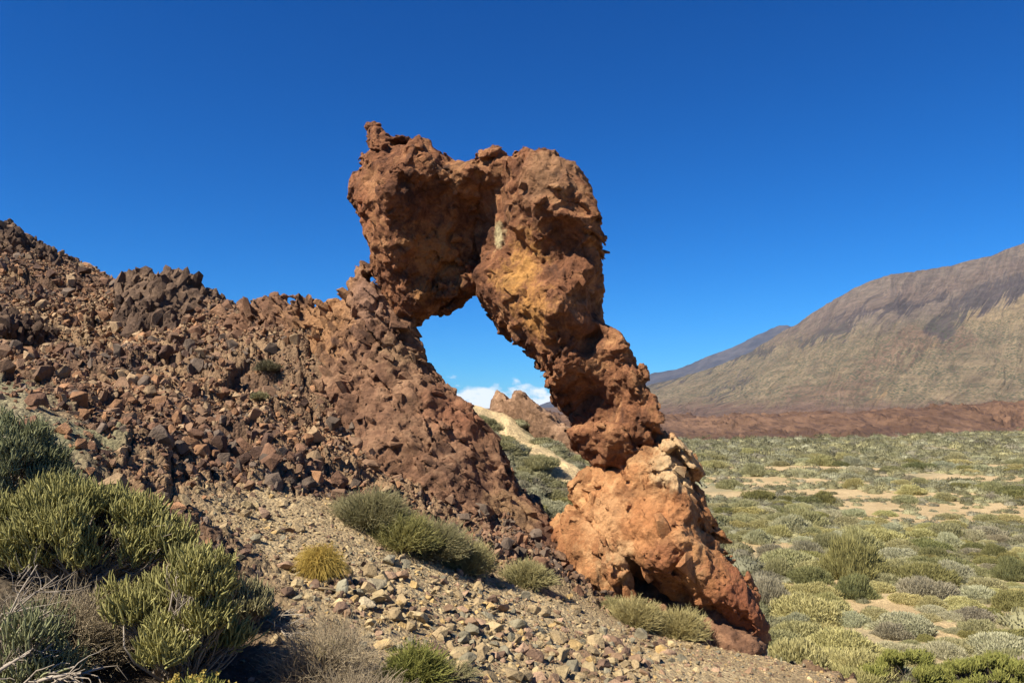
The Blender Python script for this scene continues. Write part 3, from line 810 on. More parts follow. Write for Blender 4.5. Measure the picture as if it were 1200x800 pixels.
arch_part('leaning_slab', M_BASE, (([(638, 618), (655, 600), (676, 596), (700, 618), (725, 655), (735, 690), (700, 690), (668, 665), (650, 645)],
    [(655, 620, .8), (680, 610, 1.0), (700, 645, 1.3), (680, 670, 1.3), (720, 680, 1.3)], 0.35, 0.25, 0.03, 53, [(0.7, 0.12), (0.25, 0.06)], [(0.9, 0.07, 3)]), {}), 'pale orange slab leaning at the left of the base')
arch_part('buttress', M_BUTT, (([(255, 372), (270, 358), (285, 352), (300, 351), (318, 346), (335, 350), (348, 344), (362, 350), (378, 351), (392, 344), (405, 335), (413, 322), (416, 306), (426, 303), (436, 312), (444, 325), (456, 342), (470, 354), (483, 370), (484, 386), (490, 402), (501, 418), (515, 434), (531, 450), (545, 467), (557, 483), (566, 500),
        (580, 524), (593, 546), (606, 574), (617, 589), (632, 600), (648, 616), (664, 640), (690, 660), (730, 690), (800, 740), (780, 790), (700, 770), (620, 720), (540, 690), (480, 640), (420, 580), (340, 500), (290, 440)],
    [(270, 375, .2), (300, 380, .3), (350, 365, .3), (420, 325, .3), (440, 350, .5), (400, 380, .5), (350, 420, .5), (300, 440, .4), (440, 400, .8), (490, 430, .5), (480, 500, 1.6), (540, 490, .5), (540, 560, 1.7), (590, 570, .7), (620, 610, .7), (560, 640, 2.5), (620, 660, 1.9), (680, 680, 1.4), (760, 730, 1.1), (400, 480, 1.5), (440, 560, 2.1), (500, 620, 2.6), (350, 470, 1.0)],
    0.55, 0.55, 0.034, 63, [(0.9, 0.18), (0.36, 0.14), (0.17, 0.05)], NB), {'facets': ((0.60, 0.6, 0.25), (0.28, 0.75, 0.30), (0.12, 0.6, 0.26)), 'embed': (1000, .05, .20, (1.5, .8, .6), (0.1, 0.75, 0.2), 99), 'jrot': (0.1, 0.8, 0.25), 'jst': (2.0, 1.0, 0.7), 'ledges': [((0.6, -0.3, 0.74), 0.5, 0.20), ((0.8, 0.1, -0.55), 0.3, 0.10)], 'stretch': (1, 1, 1.3)}), 'brown rock buttress running down to the left of the opening')

# small spire behind the opening
MS = rock_material('grey_brown_rock', ((0.115, 0.068, 0.040), (0.215, 0.128, 0.074), (0.33, 0.21, 0.125)), (), 0.35)
V, Q = rock_mass([(575, 486), (579, 463), (583, 456), (589, 461), (596, 470), (600, 468), (604, 460), (609, 458), (616, 464), (624, 473), (632, 478), (640, 482), (655, 494), (668, 500), (682, 522), (700, 552), (670, 545), (650, 532), (625, 512), (600, 494)],
                 [(585, 465, .9), (608, 470, 1.0), (640, 500, 1.2), (670, 520, 1.2), (610, 495, 1.0)], 0.9, 0.08, 0.045, 73, [(0.9, 0.10), (0.4, 0.05)], [(0.9, 0.04, 3)], pa=32.0, pb=-1.0, facets=((0.45, 0.6, 0.15), (0.2, 0.6, 0.2)))
c0 = V.mean(0)
tag(obj_me('rock_spire', mesh_np('rock_spire', V - c0, Q), MS, loc=c0), 'jagged brown rock spires seen through the opening of the arch', 'rock outcrop')

# dark outcrops on the scree hill
MO = rock_material('dark_basalt', ((0.060, 0.038, 0.026), (0.125, 0.079, 0.050), (0.22, 0.145, 0.088)), (), 0.45)
for outl, rel, pa, pb, sd_, lab, st in [
    ([(-60, 262), (-10, 258), (3, 263), (14, 270), (26, 278), (36, 281), (42, 284), (52, 294), (62, 291), (72, 305), (80, 312), (82, 332), (40, 335), (-60, 330)], [(-30, 290, .8), (20, 300, .9), (60, 315, .7)], 25.5, 0.0, 83, 'dark jagged rock outcrop on the skyline at the top of the scree hill', (1, 1, 1.4)),
    ([(148, 332), (156, 322), (166, 320), (176, 323), (186, 327), (197, 330), (205, 321), (216, 320), (226, 330), (238, 338), (250, 348), (262, 354), (275, 362), (282, 395), (270, 412), (230, 408), (190, 402), (160, 385)], [(160, 340, .5), (200, 360, 1.2), (215, 330, .6), (250, 380, 1.1), (190, 390, 1.5), (270, 395, .8)], 18.6, -0.1, 93, 'dark fractured columns of rock on the ridge left of the arch', (1, 1, 2.2)),
    ([(-60, 365), (0, 368), (14, 370), (26, 378), (40, 388), (46, 402), (42, 414), (0, 416), (-60, 414)], [(-20, 385, .6), (20, 392, .7), (38, 402, .4)], 16.5, 0.0, 103, 'black shadowed rock outcrop at the edge of the scree hill', (1, 1, 1.2))]:
    V, Q = rock_mass(outl, rel, 0.8, 0.15, 0.038, sd_, [(0.6, 0.12), (0.30, 0.11), (0.14, 0.03)], [(0.8, 0.05, 3)], pa=pa, pb=pb, stretch=st, jst=(0.9, 0.9, 1.2 * st[2]), jrot=(0.12, 0.15, 0.5), fst=(0.8, 0.8, 0.8 * st[2]), embed=(520, .07, .24, (.62, .62, 1.25), (0.1, 0.18, 0.3), 99), facets=((0.40, 0.85, 0.25), (0.2, 0.7, 0.25)))
    c0 = V.mean(0)
    tag(obj_me('rock_outcrop', mesh_np('rock_outcrop', V - c0, Q), MO, loc=c0), lab, 'rock outcrop')
# ------------------------------------------------------------------ loose rocks
prng = random.Random(11)
def hull_rock(seed, npts, asp=(1, 1, 1), bevel=0.0, boxy=0.5):
    r = random.Random(seed)
    bm = bmesh.new()
    for _ in range(npts):
        v = Vector((r.gauss(0, 1), r.gauss(0, 1), r.gauss(0, 1)))
        v.normalize()
        mx = max(abs(v.x), abs(v.y), abs(v.z))
        v = v.lerp(v / mx, boxy) * r.uniform(0.85, 1.0)
        bm.verts.new((v.x * asp[0], v.y * asp[1], v.z * asp[2]))
    geo = bmesh.ops.convex_hull(bm, input=bm.verts)
    bmesh.ops.delete(bm, geom=[g for g in geo['geom_interior'] if isinstance(g, bmesh.types.BMVert)], context='VERTS')
    bmesh.ops.dissolve_limit(bm, angle_limit=math.radians(12), verts=bm.verts, edges=bm.edges)
    if bevel:
        bmesh.ops.bevel(bm, geom=list(bm.edges), offset=bevel, segments=1, affect='EDGES', profile=0.6)
    bmesh.ops.triangulate(bm, faces=bm.faces)
    bmesh.ops.recalc_face_normals(bm, faces=bm.faces)
    V = np.array([v.co[:] for v in bm.verts]); bm.verts.index_update()
    T = np.array([[v.index for v in f.verts] for f in bm.faces])
    bm.free()
    return V, T

def stone_material(name, from_object):
    m, nt, b = new_mat(name); N = NT(nt); pos = N.pos()
    if from_object: c0 = N.n('ObjectInfo').outputs['Color']
    else: c0 = N.attr('tint', 'Color')
    v1 = N.noise(7.0, 5, 0.65, pos, 0.5); v2 = N.noise(45.0, 4, 0.65, pos)
    c = N.mix(1.0, c0, N.ramp(v1, [(0.3, (0.62, 0.60, 0.58)), (0.7, (1.35, 1.33, 1.30))]), 'MULTIPLY')
    c = N.mix(1.0, c, N.ramp(v2, [(0.25, (0.78, 0.77, 0.76)), (0.75, (1.22, 1.22, 1.22))]), 'MULTIPLY')
    N.l(c, b.inputs['Base Color'])
    N.l(N.bump(N.math('ADD', v2, N.math('MULTIPLY', v1, 1.2)), 0.7, 0.03), b.inputs['Normal'])
    return m
M_ROCK_O = stone_material('loose_rock', True); M_ROCK_A = stone_material('loose_scree', False)

PROTO = [hull_rock(100 + i, prng.randint(10, 16), (1, prng.uniform(.65, 1), prng.uniform(.5, .95)), 0.035, prng.uniform(.15, .6)) for i in range(16)]
FLAT = [hull_rock(200 + i, prng.randint(12, 18), (1, prng.uniform(.6, .95), prng.uniform(.22, .42)), 0.03, 0.6) for i in range(8)]
LOW = [hull_rock(300 + i, prng.randint(9, 13), (1, prng.uniform(.6, 1), prng.uniform(.4, .9)), 0, 0.5) for i in range(14)]
PROTO_ME = [mesh_np('rock_mesh', V, T, False) for V, T in PROTO]
FLAT_ME = [mesh_np('flat_rock_mesh', V, T, False) for V, T in FLAT]
for me in PROTO_ME + FLAT_ME: me.materials.append(M_ROCK_O)

PAL_HILL = {'dark brown': (0.095, 0.056, 0.038), 'reddish brown': (0.165, 0.090, 0.052), 'brown': (0.20, 0.122, 0.072), 'tan': (0.29, 0.20, 0.112), 'greyish brown': (0.125, 0.092, 0.066), 'orange brown': (0.26, 0.14, 0.07)}
PAL_PATH = {'tan': (0.30, 0.225, 0.122), 'sandy': (0.375, 0.29, 0.155), 'greenish grey': (0.215, 0.19, 0.125), 'dark brown': (0.145, 0.092, 0.060), 'yellowish': (0.40, 0.275, 0.115), 'brown': (0.225, 0.145, 0.085), 'pinkish brown': (0.31, 0.205, 0.13)}

def proj(x, y, z):
    return CX + F_PX * x / y, HOR - F_PX * z / y

def rand_rot(n, rng, flat=0.0):
    """rotation matrices; flat=1 keeps z up"""
    yaw = rng.uniform(0, 2 * np.pi, n); t1 = rng.normal(0, 1, n) * (1 - flat) * 0.9 ; t2 = rng.normal(0, 1, n) * (1 - flat) * 0.9
    if flat: t1 += rng.normal(0, .2, n); t2 += rng.normal(0, .2, n)
    return np.stack([t1, t2, yaw], 1)

def eul_mats(E):
    cx, sx = np.cos(E[:, 0]), np.sin(E[:, 0]); cy, sy = np.cos(E[:, 1]), np.sin(E[:, 1]); cz, sz = np.cos(E[:, 2]), np.sin(E[:, 2])
    M = np.empty((len(E), 3, 3))
    M[:, 0, 0] = cy * cz; M[:, 0, 1] = sx * sy * cz - cx * sz; M[:, 0, 2] = cx * sy * cz + sx * sz
    M[:, 1, 0] = cy * sz; M[:, 1, 1] = sx * sy * sz + cx * cz; M[:, 1, 2] = cx * sy * sz - sx * cz
    M[:, 2, 0] = -sy; M[:, 2, 1] = sx * cy; M[:, 2, 2] = cx * cy
    return M

def merge_protos(name, protos, which, pos, E, sc, tint, mat, smooth=False):
    Vs, Fs, Ts = [], [], []; off = 0
    M = eul_mats(E)
    for k, (V, T) in enumerate(protos):
        I = np.nonzero(which == k)[0]
        if not len(I): continue
        vv = np.einsum('nij,vj->nvi', M[I], V) * sc[I][:, None, :] if sc.ndim == 2 else np.einsum('nij,vj->nvi', M[I], V) * sc[I][:, None, None]
        vv = vv + pos[I][:, None, :]
        ff = T[None] + (np.arange(len(I)) * len(V))[:, None, None] + off
        off += len(I) * len(V)
        Vs.append(vv.reshape(-1, 3)); Fs.append(ff.reshape(-1, T.shape[1])); Ts.append(np.repeat(tint[I], len(V), 0))
    me = mesh_np(name, np.concatenate(Vs), np.concatenate(Fs), smooth, attrs={'tint': np.concatenate(Ts)})
    o = obj_me(name, me, mat); tag(o, kind='stuff')
    return o

def hill_density(x, y):
    """how rocky the ground is: scree hill 1, footpath 0"""
    p = np.stack([x, y, 0 * x], 1)
    pth = sstep(0.6, -0.2, poly_sd(PATH_POLY, x, y))
    grn = sstep(0.4, -0.4, poly_sd(GREEN_GND, x, y))
    on = sstep(0.3, 1.2, hill_raw(x, y) - PLAIN_Z)
    back = sstep(17.5, 18.5, y) * sstep(-6.5, -4, x)
    bush = sstep(7.5, 6.2, y) * sstep(-0.5, -1.5, x)
    n = fbm(p * 0.55, 3, 201)
    clump = np.clip(0.75 + 0.9 * n, 0.2, 1)
    return on * (1 - pth) * (1 - 0.85 * grn) * (1 - back) * (1 - 0.9 * bush) * clump

# --- scree hill
rng = np.random.default_rng(21)
def scatter_hill(n, smin, smax_, alpha, clumpy=True):
    x = rng.uniform(-24, 4, n * 6); y = rng.uniform(6, 29, n * 6)
    px = CX + F_PX * x / y
    keep = (px > -90) & (px < 760) & (rng.uniform(0, 1, len(x)) < hill_density(x, y))
    x, y = x[keep][:n], y[keep][:n]
    u = rng.uniform(0, 1, len(x))
    s = (smin ** -alpha + u * (smax_ ** -alpha - smin ** -alpha)) ** (-1 / alpha)
    return x, y, s
kq = 0.3 if QUICK else 1.0
x1, y1, s1 = scatter_hill(int(9000 * kq), 0.12, 0.42, 2.5)
x2, y2, s2 = scatter_hill(int(90000 * kq), 0.035, 0.14, 1.3)
x = np.concatenate([x1, x2]); y = np.concatenate([y1, y2]); s = np.concatenate([s1, s2])
# bigger blocks under the dark columns and along the skyline
xb = np.concatenate([rng.uniform(-9, -5.2, 110), rng.uniform(-17, -9, 130)]); yb = np.concatenate([rng.uniform(14.2, 18.5, 110), rng.uniform(17, 25, 130)])
x = np.concatenate([x, xb]); y = np.concatenate([y, yb]); s = np.concatenate([s, rng.uniform(0.15, 0.40, len(xb))])
s *= 0.5      # radius
z = gz(x, y)
colour_n = fbm(np.stack([x, y, 0 * x], 1) * 0.4, 3, 207) + rng.normal(0, 0.35, len(x))
names = list(PAL_HILL)
order = ['dark brown', 'greyish brown', 'reddish brown', 'brown', 'orange brown', 'tan']
ci = np.clip(np.floor((colour_n + 0.95) / 1.55 * 6), 0, 5).astype(int)
tint = np.array([PAL_HILL[o] for o in order])[ci] * rng.uniform(0.75, 1.3, (len(x), 1))
px, py = proj(x, y, z); size_px = 2 * s * F_PX / y
inframe = (px > 2) & (px < 640) & (py > 255) & (py < 720) & ~((px < 300) & (py > 520 + 0.3 * (px - 150)))
rank = np.where(inframe, size_px, 0)
big = np.argsort(-rank)[:270]
rest = np.setdiff1d(np.arange(len(x)), big)
E = rand_rot(len(x), rng)
zz = z + s * rng.uniform(0.02, 0.35, len(x))
merge_protos('scree', LOW, rng.integers(0, len(LOW), len(x))[rest], np.stack([x, y, zz], 1)[rest], E[rest], s[rest], tint[rest], M_ROCK_A)

def zone_hill(px, py, Y):
    if py < 345 and px < 100: return 'below the jagged skyline outcrop'
    if px < 60 and py < 450: return 'beside the black outcrop'
    if 140 < px < 290 and py < 420: return 'by the dark columns'
    if py < 370: return 'along the skyline'
    if px < 140 and py > 440: return 'above the green bushes'
    if px > 420: return 'at the buttress foot'
    if px > 300 and py < 470: return 'by the orange crest'
    if py > 520: return 'just above the footpath'
    if px > 280: return 'left of the buttress'
    return 'amid the scree hill'

class Labeller:
    """one label for each thing: look and place, then its order from the left where several would match"""
    ORD = ['first', 'second', 'third', 'fourth', 'fifth', 'sixth', 'seventh', 'eighth', 'ninth', 'tenth', 'eleventh', 'twelfth']
    def __init__(s): s.items = []
    def add(s, o, head, tail, px): s.items.append((o, head, tail, px))
    def finish(s, shared):
        by = {}
        for it in s.items: by.setdefault((it[1], it[2]), []).append(it)
        for (h, t), L in by.items():
            L.sort(key=lambda i: i[3])
            for k, it in enumerate(L):
                if len(L) == 1: it[0]['label'] = f'{h} {t}'
                elif len(L) <= 12: it[0]['label'] = f'{h} {t}, {s.ORD[k]} from the left'
                else: it[0]['label'] = f'{h} {t}'
LAB = Labeller()
def size_word(spx, a, b): return 'large' if spx > a else ('medium' if spx > b else 'small')
med = np.median(size_px[big])
which = rng.integers(0, len(PROTO_ME), len(x))
for i in big:
    o = obj_me('boulder', PROTO_ME[which[i]], None)
    k = float(s[i]); o.scale = (k, k, k); o.rotation_euler = E[i]; o.location = (x[i], y[i], z[i] + k * 0.25)
    o.color = (*tint[i], 1)
    tag(o, None, 'boulder', 'loose boulders on the scree hill')
    sw = 'large' if size_px[i] > 1.35 * med else ('small' if size_px[i] < 0.95 * med else 'medium')
    LAB.add(o, f'{sw} {order[ci[i]]} boulder', zone_hill(px[i], py[i], y[i]), px[i])
LAB.finish(None)

# --- stones and gravel of the footpath
def scatter_path(n, smin, smax_, alpha, fn):
    x = rng.uniform(-4, 9, n * 8); y = rng.uniform(3.2, 13, n * 8)
    d = poly_sd(PATH_POLY, x, y); z = gz(x, y); px, py = proj(x, y, z)
    keep = (d < 0.35) & (px > 200) & (px < 1080) & (py < 830) & (rng.uniform(0, 1, len(x)) < fn(px, py, x, y))
    x, y = x[keep][:n], y[keep][:n]
    u = rng.uniform(0, 1, len(x))
    return x, y, (smin ** -alpha + u * (smax_ ** -alpha - smin ** -alpha)) ** (-1 / alpha)
def stone_patch(px, py, x, y):
    g = np.exp(-((px - 540 - (py - 740) * 1.2) / 130) ** 2 - ((py - 745) / 60) ** 2)
    g2 = np.exp(-((px - 690) / 90) ** 2 - ((py - 790) / 40) ** 2)
    g3 = 0.8 * np.exp(-((px - 400) / 50) ** 2 - ((py - 690) / 30) ** 2) + 0.5 * np.exp(-((px - 310) / 60) ** 2 - ((py - 600) / 30) ** 2)
    return np.clip(g + g2 + g3, 0.015, 1)
def gravel_f(px, py, x, y):
    p = np.stack([x, y, 0 * x], 1)
    n = fbm(p * 0.9, 3, 211)
    return np.clip(0.45 + 0.7 * n + 0.8 * stone_patch(px, py, x, y), 0.10, 1)
xa, ya, sa = scatter_path(int(1900 * kq), 0.065, 0.24, 2.0, stone_patch)
xg, yg, sg = scatter_path(int(15000 * kq), 0.012, 0.075, 1.3, gravel_f)
order_p = list(PAL_PATH)
x = np.concatenate([xa, xg]); y = np.concatenate([ya, yg]); s = np.concatenate([sa, sg]) * 0.5
z = gz(x, y); ci = rng.choice(7, len(x), p=[.28, .2, .14, .1, .08, .12, .08])
tint = np.array([PAL_PATH[o] for o in order_p])[ci] * rng.uniform(0.8, 1.2, (len(x), 1))
px, py = proj(x, y, z); size_px = 2 * s * F_PX / y
rank = np.where((px > 300) & (px < 1000) & (py < 792), size_px, 0)
big = np.argsort(-rank)[:240]; rest = np.setdiff1d(np.arange(len(x)), big)
E = rand_rot(len(x), rng, 0.55)
merge_protos('gravel', LOW, rng.integers(0, len(LOW), len(x))[rest], np.stack([x, y, z + s * 0.15], 1)[rest], E[rest], s[rest], tint[rest], M_ROCK_A)
def zone_path(px, py):
    if px < 345: return 'beside the big green bush'
    if px < 440 and py < 720: return 'behind the dry twigs'
    if px < 470: return 'beside the dry grey twigs'
    if px < 560 and py > 745: return 'near the small green bush'
    if py < 700: return 'on the upper path'
    if px < 580: return 'amid the stony patch'
    if px < 680 and py > 740: return 'low in the stony patch'
    if px < 700: return 'right of the stony patch'
    return 'on the sunny lower path'
LAB = Labeller()
med = np.median(size_px[big])
which = rng.integers(0, 100, len(x))
for i in big:
    fl = which[i] % 5 < 2
    me = FLAT_ME[which[i] % len(FLAT_ME)] if fl else PROTO_ME[which[i] % len(PROTO_ME)]
    o = obj_me('stone', me); k = float(s[i]) * (1.15 if fl else 1.0)
    o.scale = (k, k, k); o.rotation_euler = E[i]; o.location = (x[i], y[i], z[i] + k * (0.12 if fl else 0.22)); o.color = (*tint[i], 1)
    tag(o, None, 'stone', 'loose stones on the footpath')
    sw = 'large' if size_px[i] > 1.35 * med else ('small' if size_px[i] < 0.95 * med else 'medium')
    LAB.add(o, f'{sw} {"flat" if fl else "blocky"} {order_p[ci[i]]} stone', zone_path(px[i], py[i]), px[i])
# a few single stones the photograph shows clearly
def lone_stone(px, py, Y, w, me, col, rot, lab, asp=(1, 1, 1)):
    X, _, _ = at(px, py, Y); k = w * Y / F_PX / 2
    o = obj_me('stone', me); o.scale = (k * asp[0], k * asp[1], k * asp[2]); o.rotation_euler = rot
    o.location = (X, Y, float(gz(X, Y)[0]) + k * 0.3); o.color = (*col, 1)
    tag(o, lab, 'stone', 'loose stones on the footpath')
lone_stone(626, 700, 10.7, 24, FLAT_ME[1], (0.52, 0.40, 0.23), (0.3, -0.6, 0.4), 'pale upright stone in front of the small round green bush')
lone_stone(437, 670, 7.4, 38, FLAT_ME[2], (0.26, 0.22, 0.14), (0.1, -0.1, 0.3), 'flat grey slab lying right of the golden grass tuft')
lone_stone(400, 702, 6.9, 30, FLAT_ME[3], (0.24, 0.22, 0.15), (0.2, -0.9, 0.6), 'grey green slab tilted on edge below the golden grass tuft')
lone_stone(428, 708, 6.8, 34, FLAT_ME[4], (0.40, 0.33, 0.21), (0.3, 0.3, 0.2), 'pale slab lying among the stones below the golden tuft')
lone_stone(449, 757, 6.0, 28, FLAT_ME[5], (0.42, 0.30, 0.14), (0.1, -0.2, 0.9), 'flat yellowish slab left of the small green bush')
LAB.finish(None)
# ------------------------------------------------------------------ plants
def tubes(P, R, sides=3):
    """P (n,k,3) paths, R (n,k) radii -> verts, quads (open ends; tips run to a point)"""
    n, k, _ = P.shape
    T = np.gradient(P, axis=1); T /= np.maximum(np.linalg.norm(T, axis=2, keepdims=True), 1e-9)
    up = np.where(np.abs(T[..., 2:3]) > 0.9, np.array([1.0, 0, 0]), np.array([0, 0, 1.0]))
    A = np.cross(T, up); A /= np.maximum(np.linalg.norm(A, axis=2, keepdims=True), 1e-9)
    B = np.cross(T, A)
    th = np.arange(sides) * 2 * np.pi / sides
    V = P[:, :, None, :] + R[:, :, None, None] * (np.cos(th)[None, None, :, None] * A[:, :, None, :] + np.sin(th)[None, None, :, None] * B[:, :, None, :])
    base = (np.arange(n) * k * sides)[:, None, None]
    kk = (np.arange(k - 1) * sides)[None, :, None]; s = np.arange(sides)[None, None, :]; s2 = (s + 1) % sides
    Q = np.stack([base + kk + s, base + kk + s2, base + kk + sides + s2, base + kk + sides + s], -1).reshape(-1, 4)
    return V.reshape(-1, 3), Q

def blades(P0, D, L, W, rng, bend=0.3):
    """flat leaf blades: two quads tapering to a tip"""
    n = len(P0)
    side = np.cross(D, rng.normal(0, 1, (n, 3))); side /= np.maximum(np.linalg.norm(side, axis=1, keepdims=True), 1e-9)
    b = np.cross(D, side) * bend
    p1 = P0 + D * L[:, None] * 0.5 + b * L[:, None] * 0.15; p2 = P0 + D * L[:, None] + b * L[:, None] * 0.5
    w = side * W[:, None] * 0.5
    V = np.stack([P0 - w * .6, P0 + w * .6, p1 + w, p1 - w, p2 + w * .35, p2 - w * .35], 1).reshape(-1, 3)
    o = (np.arange(n) * 6)[:, None]
    Q = np.concatenate([o + np.array([[0, 1, 2, 3]]), o + np.array([[3, 2, 4, 5]])])
    return V, Q

def unit(v): return v / np.maximum(np.linalg.norm(v, axis=-1, keepdims=True), 1e-9)

def plant_material(name, c1, c2, attr=None, trans=0.25, scale=3.0, obj_color=False):
    m, nt, b = new_mat(name); N = NT(nt); pos = N.pos()
    v = N.noise(scale, 3, 0.6, pos)
    isl = N.n('NewGeometry').outputs['Random Per Island']
    f = N.math('ADD', N.math('MULTIPLY', v, 0.6), N.math('MULTIPLY', isl, 0.4))
    c = N.ramp(f, [(0.22, c1), (0.62, c2), (0.86, tuple(v * 1.25 for v in c2))])
    if attr: c = N.mix(1.0, c, N.attr(attr, 'Color'), 'MULTIPLY')
    if obj_color: c = N.mix(1.0, c, N.n('ObjectInfo').outputs['Color'], 'MULTIPLY')
    N.l(c, b.inputs['Base Color']); b.inputs['Roughness'].default_value = 0.75
    b.inputs['Specular IOR Level'].default_value = 0.2
    if trans:
        t = N.n('BsdfTranslucent'); N.l(c, t.inputs[0]); mx = N.n('MixShader'); mx.inputs[0].default_value = trans
        out = [x for x in nt.nodes if x.type == 'OUTPUT_MATERIAL'][0]
        N.l(b.outputs[0], mx.inputs[1]); N.l(t.outputs[0], mx.inputs[2]); N.l(mx.outputs[0], out.inputs[0])
    return m
M_WOOD = plant_material('dry_grey_wood', (0.16, 0.125, 0.09), (0.34, 0.285, 0.215), None, 0)
M_WOODD = plant_material('dark_stems', (0.06, 0.045, 0.032), (0.13, 0.10, 0.07), None, 0)
M_YG = plant_material('yellow_green_leaves', (0.211, 0.205, 0.067), (0.411, 0.371, 0.132))
M_BG = plant_material('blue_green_leaves', (0.155, 0.165, 0.078), (0.30, 0.305, 0.15))
M_GG = plant_material('grey_green_twigs', (0.206, 0.199, 0.09), (0.356, 0.312, 0.156))
M_PALE = plant_material('pale_green_twigs', (0.285, 0.256, 0.111), (0.45, 0.391, 0.176))
M_WOODG = plant_material('dull_grey_green', (0.11, 0.10, 0.055), (0.19, 0.165, 0.09))
M_STRAW = plant_material('straw', (0.36, 0.294, 0.11), (0.528, 0.45, 0.204))
M_GOLD = plant_material('golden_grass', (0.305, 0.208, 0.044), (0.494, 0.351, 0.083))
M_GREY = plant_material('dry_twigs', (0.17, 0.13, 0.08), (0.35, 0.28, 0.175), None, 0)
M_FLOW = plant_material('yellow_flowers', (0.36, 0.27, 0.06), (0.48, 0.37, 0.10))
M_BRIGHT = plant_material('fresh_green_leaves', (0.18, 0.199, 0.046), (0.33, 0.32, 0.085))

def dome_points(n, r, rng, seed, inner=0.7, lump=0.25, low=-0.15):
    d = unit(rng.normal(0, 1, (n * 2, 3))); d = d[d[:, 2] > low][:n]
    rad = 1 + lump * fbm(d * 1.6 + seed * 3.1, 3, seed)
    rad = rad * rng.uniform(inner, 1.0, len(d))
    return d * rad[:, None] * np.array(r), d

def add_part(name, VQ, mat, parent, origin):
    V, Q = VQ
    return obj_me(name, mesh_np(name, V, Q, True), mat, parent)

def join(*parts):
    Vs, Qs, o = [], [], 0
    for V, Q in parts:
        Vs.append(V); Qs.append(Q + o); o += len(V)
    return np.concatenate(Vs), np.concatenate(Qs)

def curved(P0, P1, k, rng, sag=0.15, wob=0.05):
    t = np.linspace(0, 1, k)[None, :, None]
    L = np.linalg.norm(P1 - P0, axis=1)[:, None, None]
    mid = rng.normal(0, 1, (len(P0), 1, 3)) * sag * L
    P = P0[:, None] * (1 - t) + P1[:, None] * t + mid * (4 * t * (1 - t)) * 0.5
    P = P + rng.normal(0, 1, P.shape) * wob * L * (t * (1 - t) * 4) * 0.3
    return P

def finger_bush(px, py, Y, r, n, nf, flen, frad, mat, label, seed, zoff=0.0, lump=0.3, wood=M_WOOD, nb=160, inner=0.72, name='shrub', grp=None, lean=(0, 0, 0), flower=None, up=0.9, low=-0.1, crown=-1.0):
    """shrub of many upright succulent twigs on a lumpy dome of bare branches"""
    rng = np.random.default_rng(seed)
    X, _, Z = at(px, py, Y); zg = float(gz(X, Y)[0])
    root = empty(name, (X, Y, zg)); tag(root, label, 'shrub', grp)
    if QUICK: n = n // 2
    nh = max(14, int(n / 22))
    H, hd = dome_points(nh, r, rng, seed, inner, lump, low)
    keep = (fbm(H / min(r) * 1.5, 2, seed + 4) > -0.12) & (hd[:, 2] > crown)
    H, hd = H[keep], hd[keep]
    hs = rng.uniform(0.5, 1.3, len(H))
    w_ = hs ** 2 / (hs ** 2).sum()
    which = rng.choice(len(H), n, p=w_)
    off = unit(rng.normal(0, 1, (n, 3))) * (rng.uniform(0, 1, (n, 1)) ** 0.4) * (hs[which] * 0.16 * (min(r) / 0.5) ** 0.5)[:, None]
    off[:, 2] = np.abs(off[:, 2]) * 0.8
    C0 = H[which] + off + np.array([0, 0, zoff]) + np.array(lean) * H[which][:, 2:3]
    d = unit(off * 6 + hd[which] * 0.5)
    sel = C0[:, 2] > 0.0
    C0, d = C0[sel], d[sel]
    nn = len(C0) * nf
    P0 = np.repeat(C0, nf, 0) + rng.normal(0, flen * 0.16, (nn, 3))
    D = unit(np.repeat(d, nf, 0) * 0.55 + np.array([0, 0, up]) + rng.normal(0, 0.42, (nn, 3)))
    D2 = unit(D + np.array([0, 0, 0.45]))
    L = flen * rng.uniform(0.55, 1.25, nn)
    t = np.linspace(0, 1, 4)[None, :, None]
    P = P0[:, None] + (D[:, None] * (1 - t * .5) + D2[:, None] * t * .5) * t * L[:, None, None] + rng.normal(0, 1, (nn, 1, 3)) * (t * (1 - t)) * 0.35 * L[:, None, None]
    R = frad * rng.uniform(0.5, 1.15, nn)[:, None] * np.array([0.6, 0.85, 0.8, 0.28])[None]
    add_part('foliage', tubes(P, R, 4), mat, root, None)
    # branches
    I = rng.choice(len(C0), min(nb, len(C0)), replace=False)
    B0 = np.stack([rng.normal(0, .12, len(I)) * r[0], rng.normal(0, .12, len(I)) * r[1], np.full(len(I), -0.05)], 1)
    Pb = curved(B0, C0[I], 6, rng, 0.18, 0.06)
    Rb = np.linspace(1, 0.3, 6)[None] * (0.006 + 0.012 * rng.uniform(0, 1, len(I)) ** 3)[:, None]
    tw = rng.choice(len(C0), min(nb * 3, len(C0)), replace=False)
    Pt = curved(C0[tw] * rng.uniform(0.45, .75, (len(tw), 1)), C0[tw] * rng.uniform(.95, 1.14, (len(tw), 1)), 4, rng, 0.25, 0.12)
    Rt = np.linspace(1, 0.4, 4)[None] * np.full((len(tw), 1), 0.0045)
    add_part('branches', join(tubes(Pb, Rb, 5), tubes(Pt, Rt, 3)), wood, root, None)
    if flower:
        nfw = flower
        J = rng.integers(0, nn, nfw)
        F0 = P[J, -1]
        k = 0.012
        off = unit(rng.normal(0, 1, (nfw * 9, 3)))
        V, Q = blades(np.repeat(F0, 9, 0), off, np.full(nfw * 9, k * 1.2), np.full(nfw * 9, k), rng)
        add_part('flowers', (V, Q), M_FLOW, root, None)
    return root

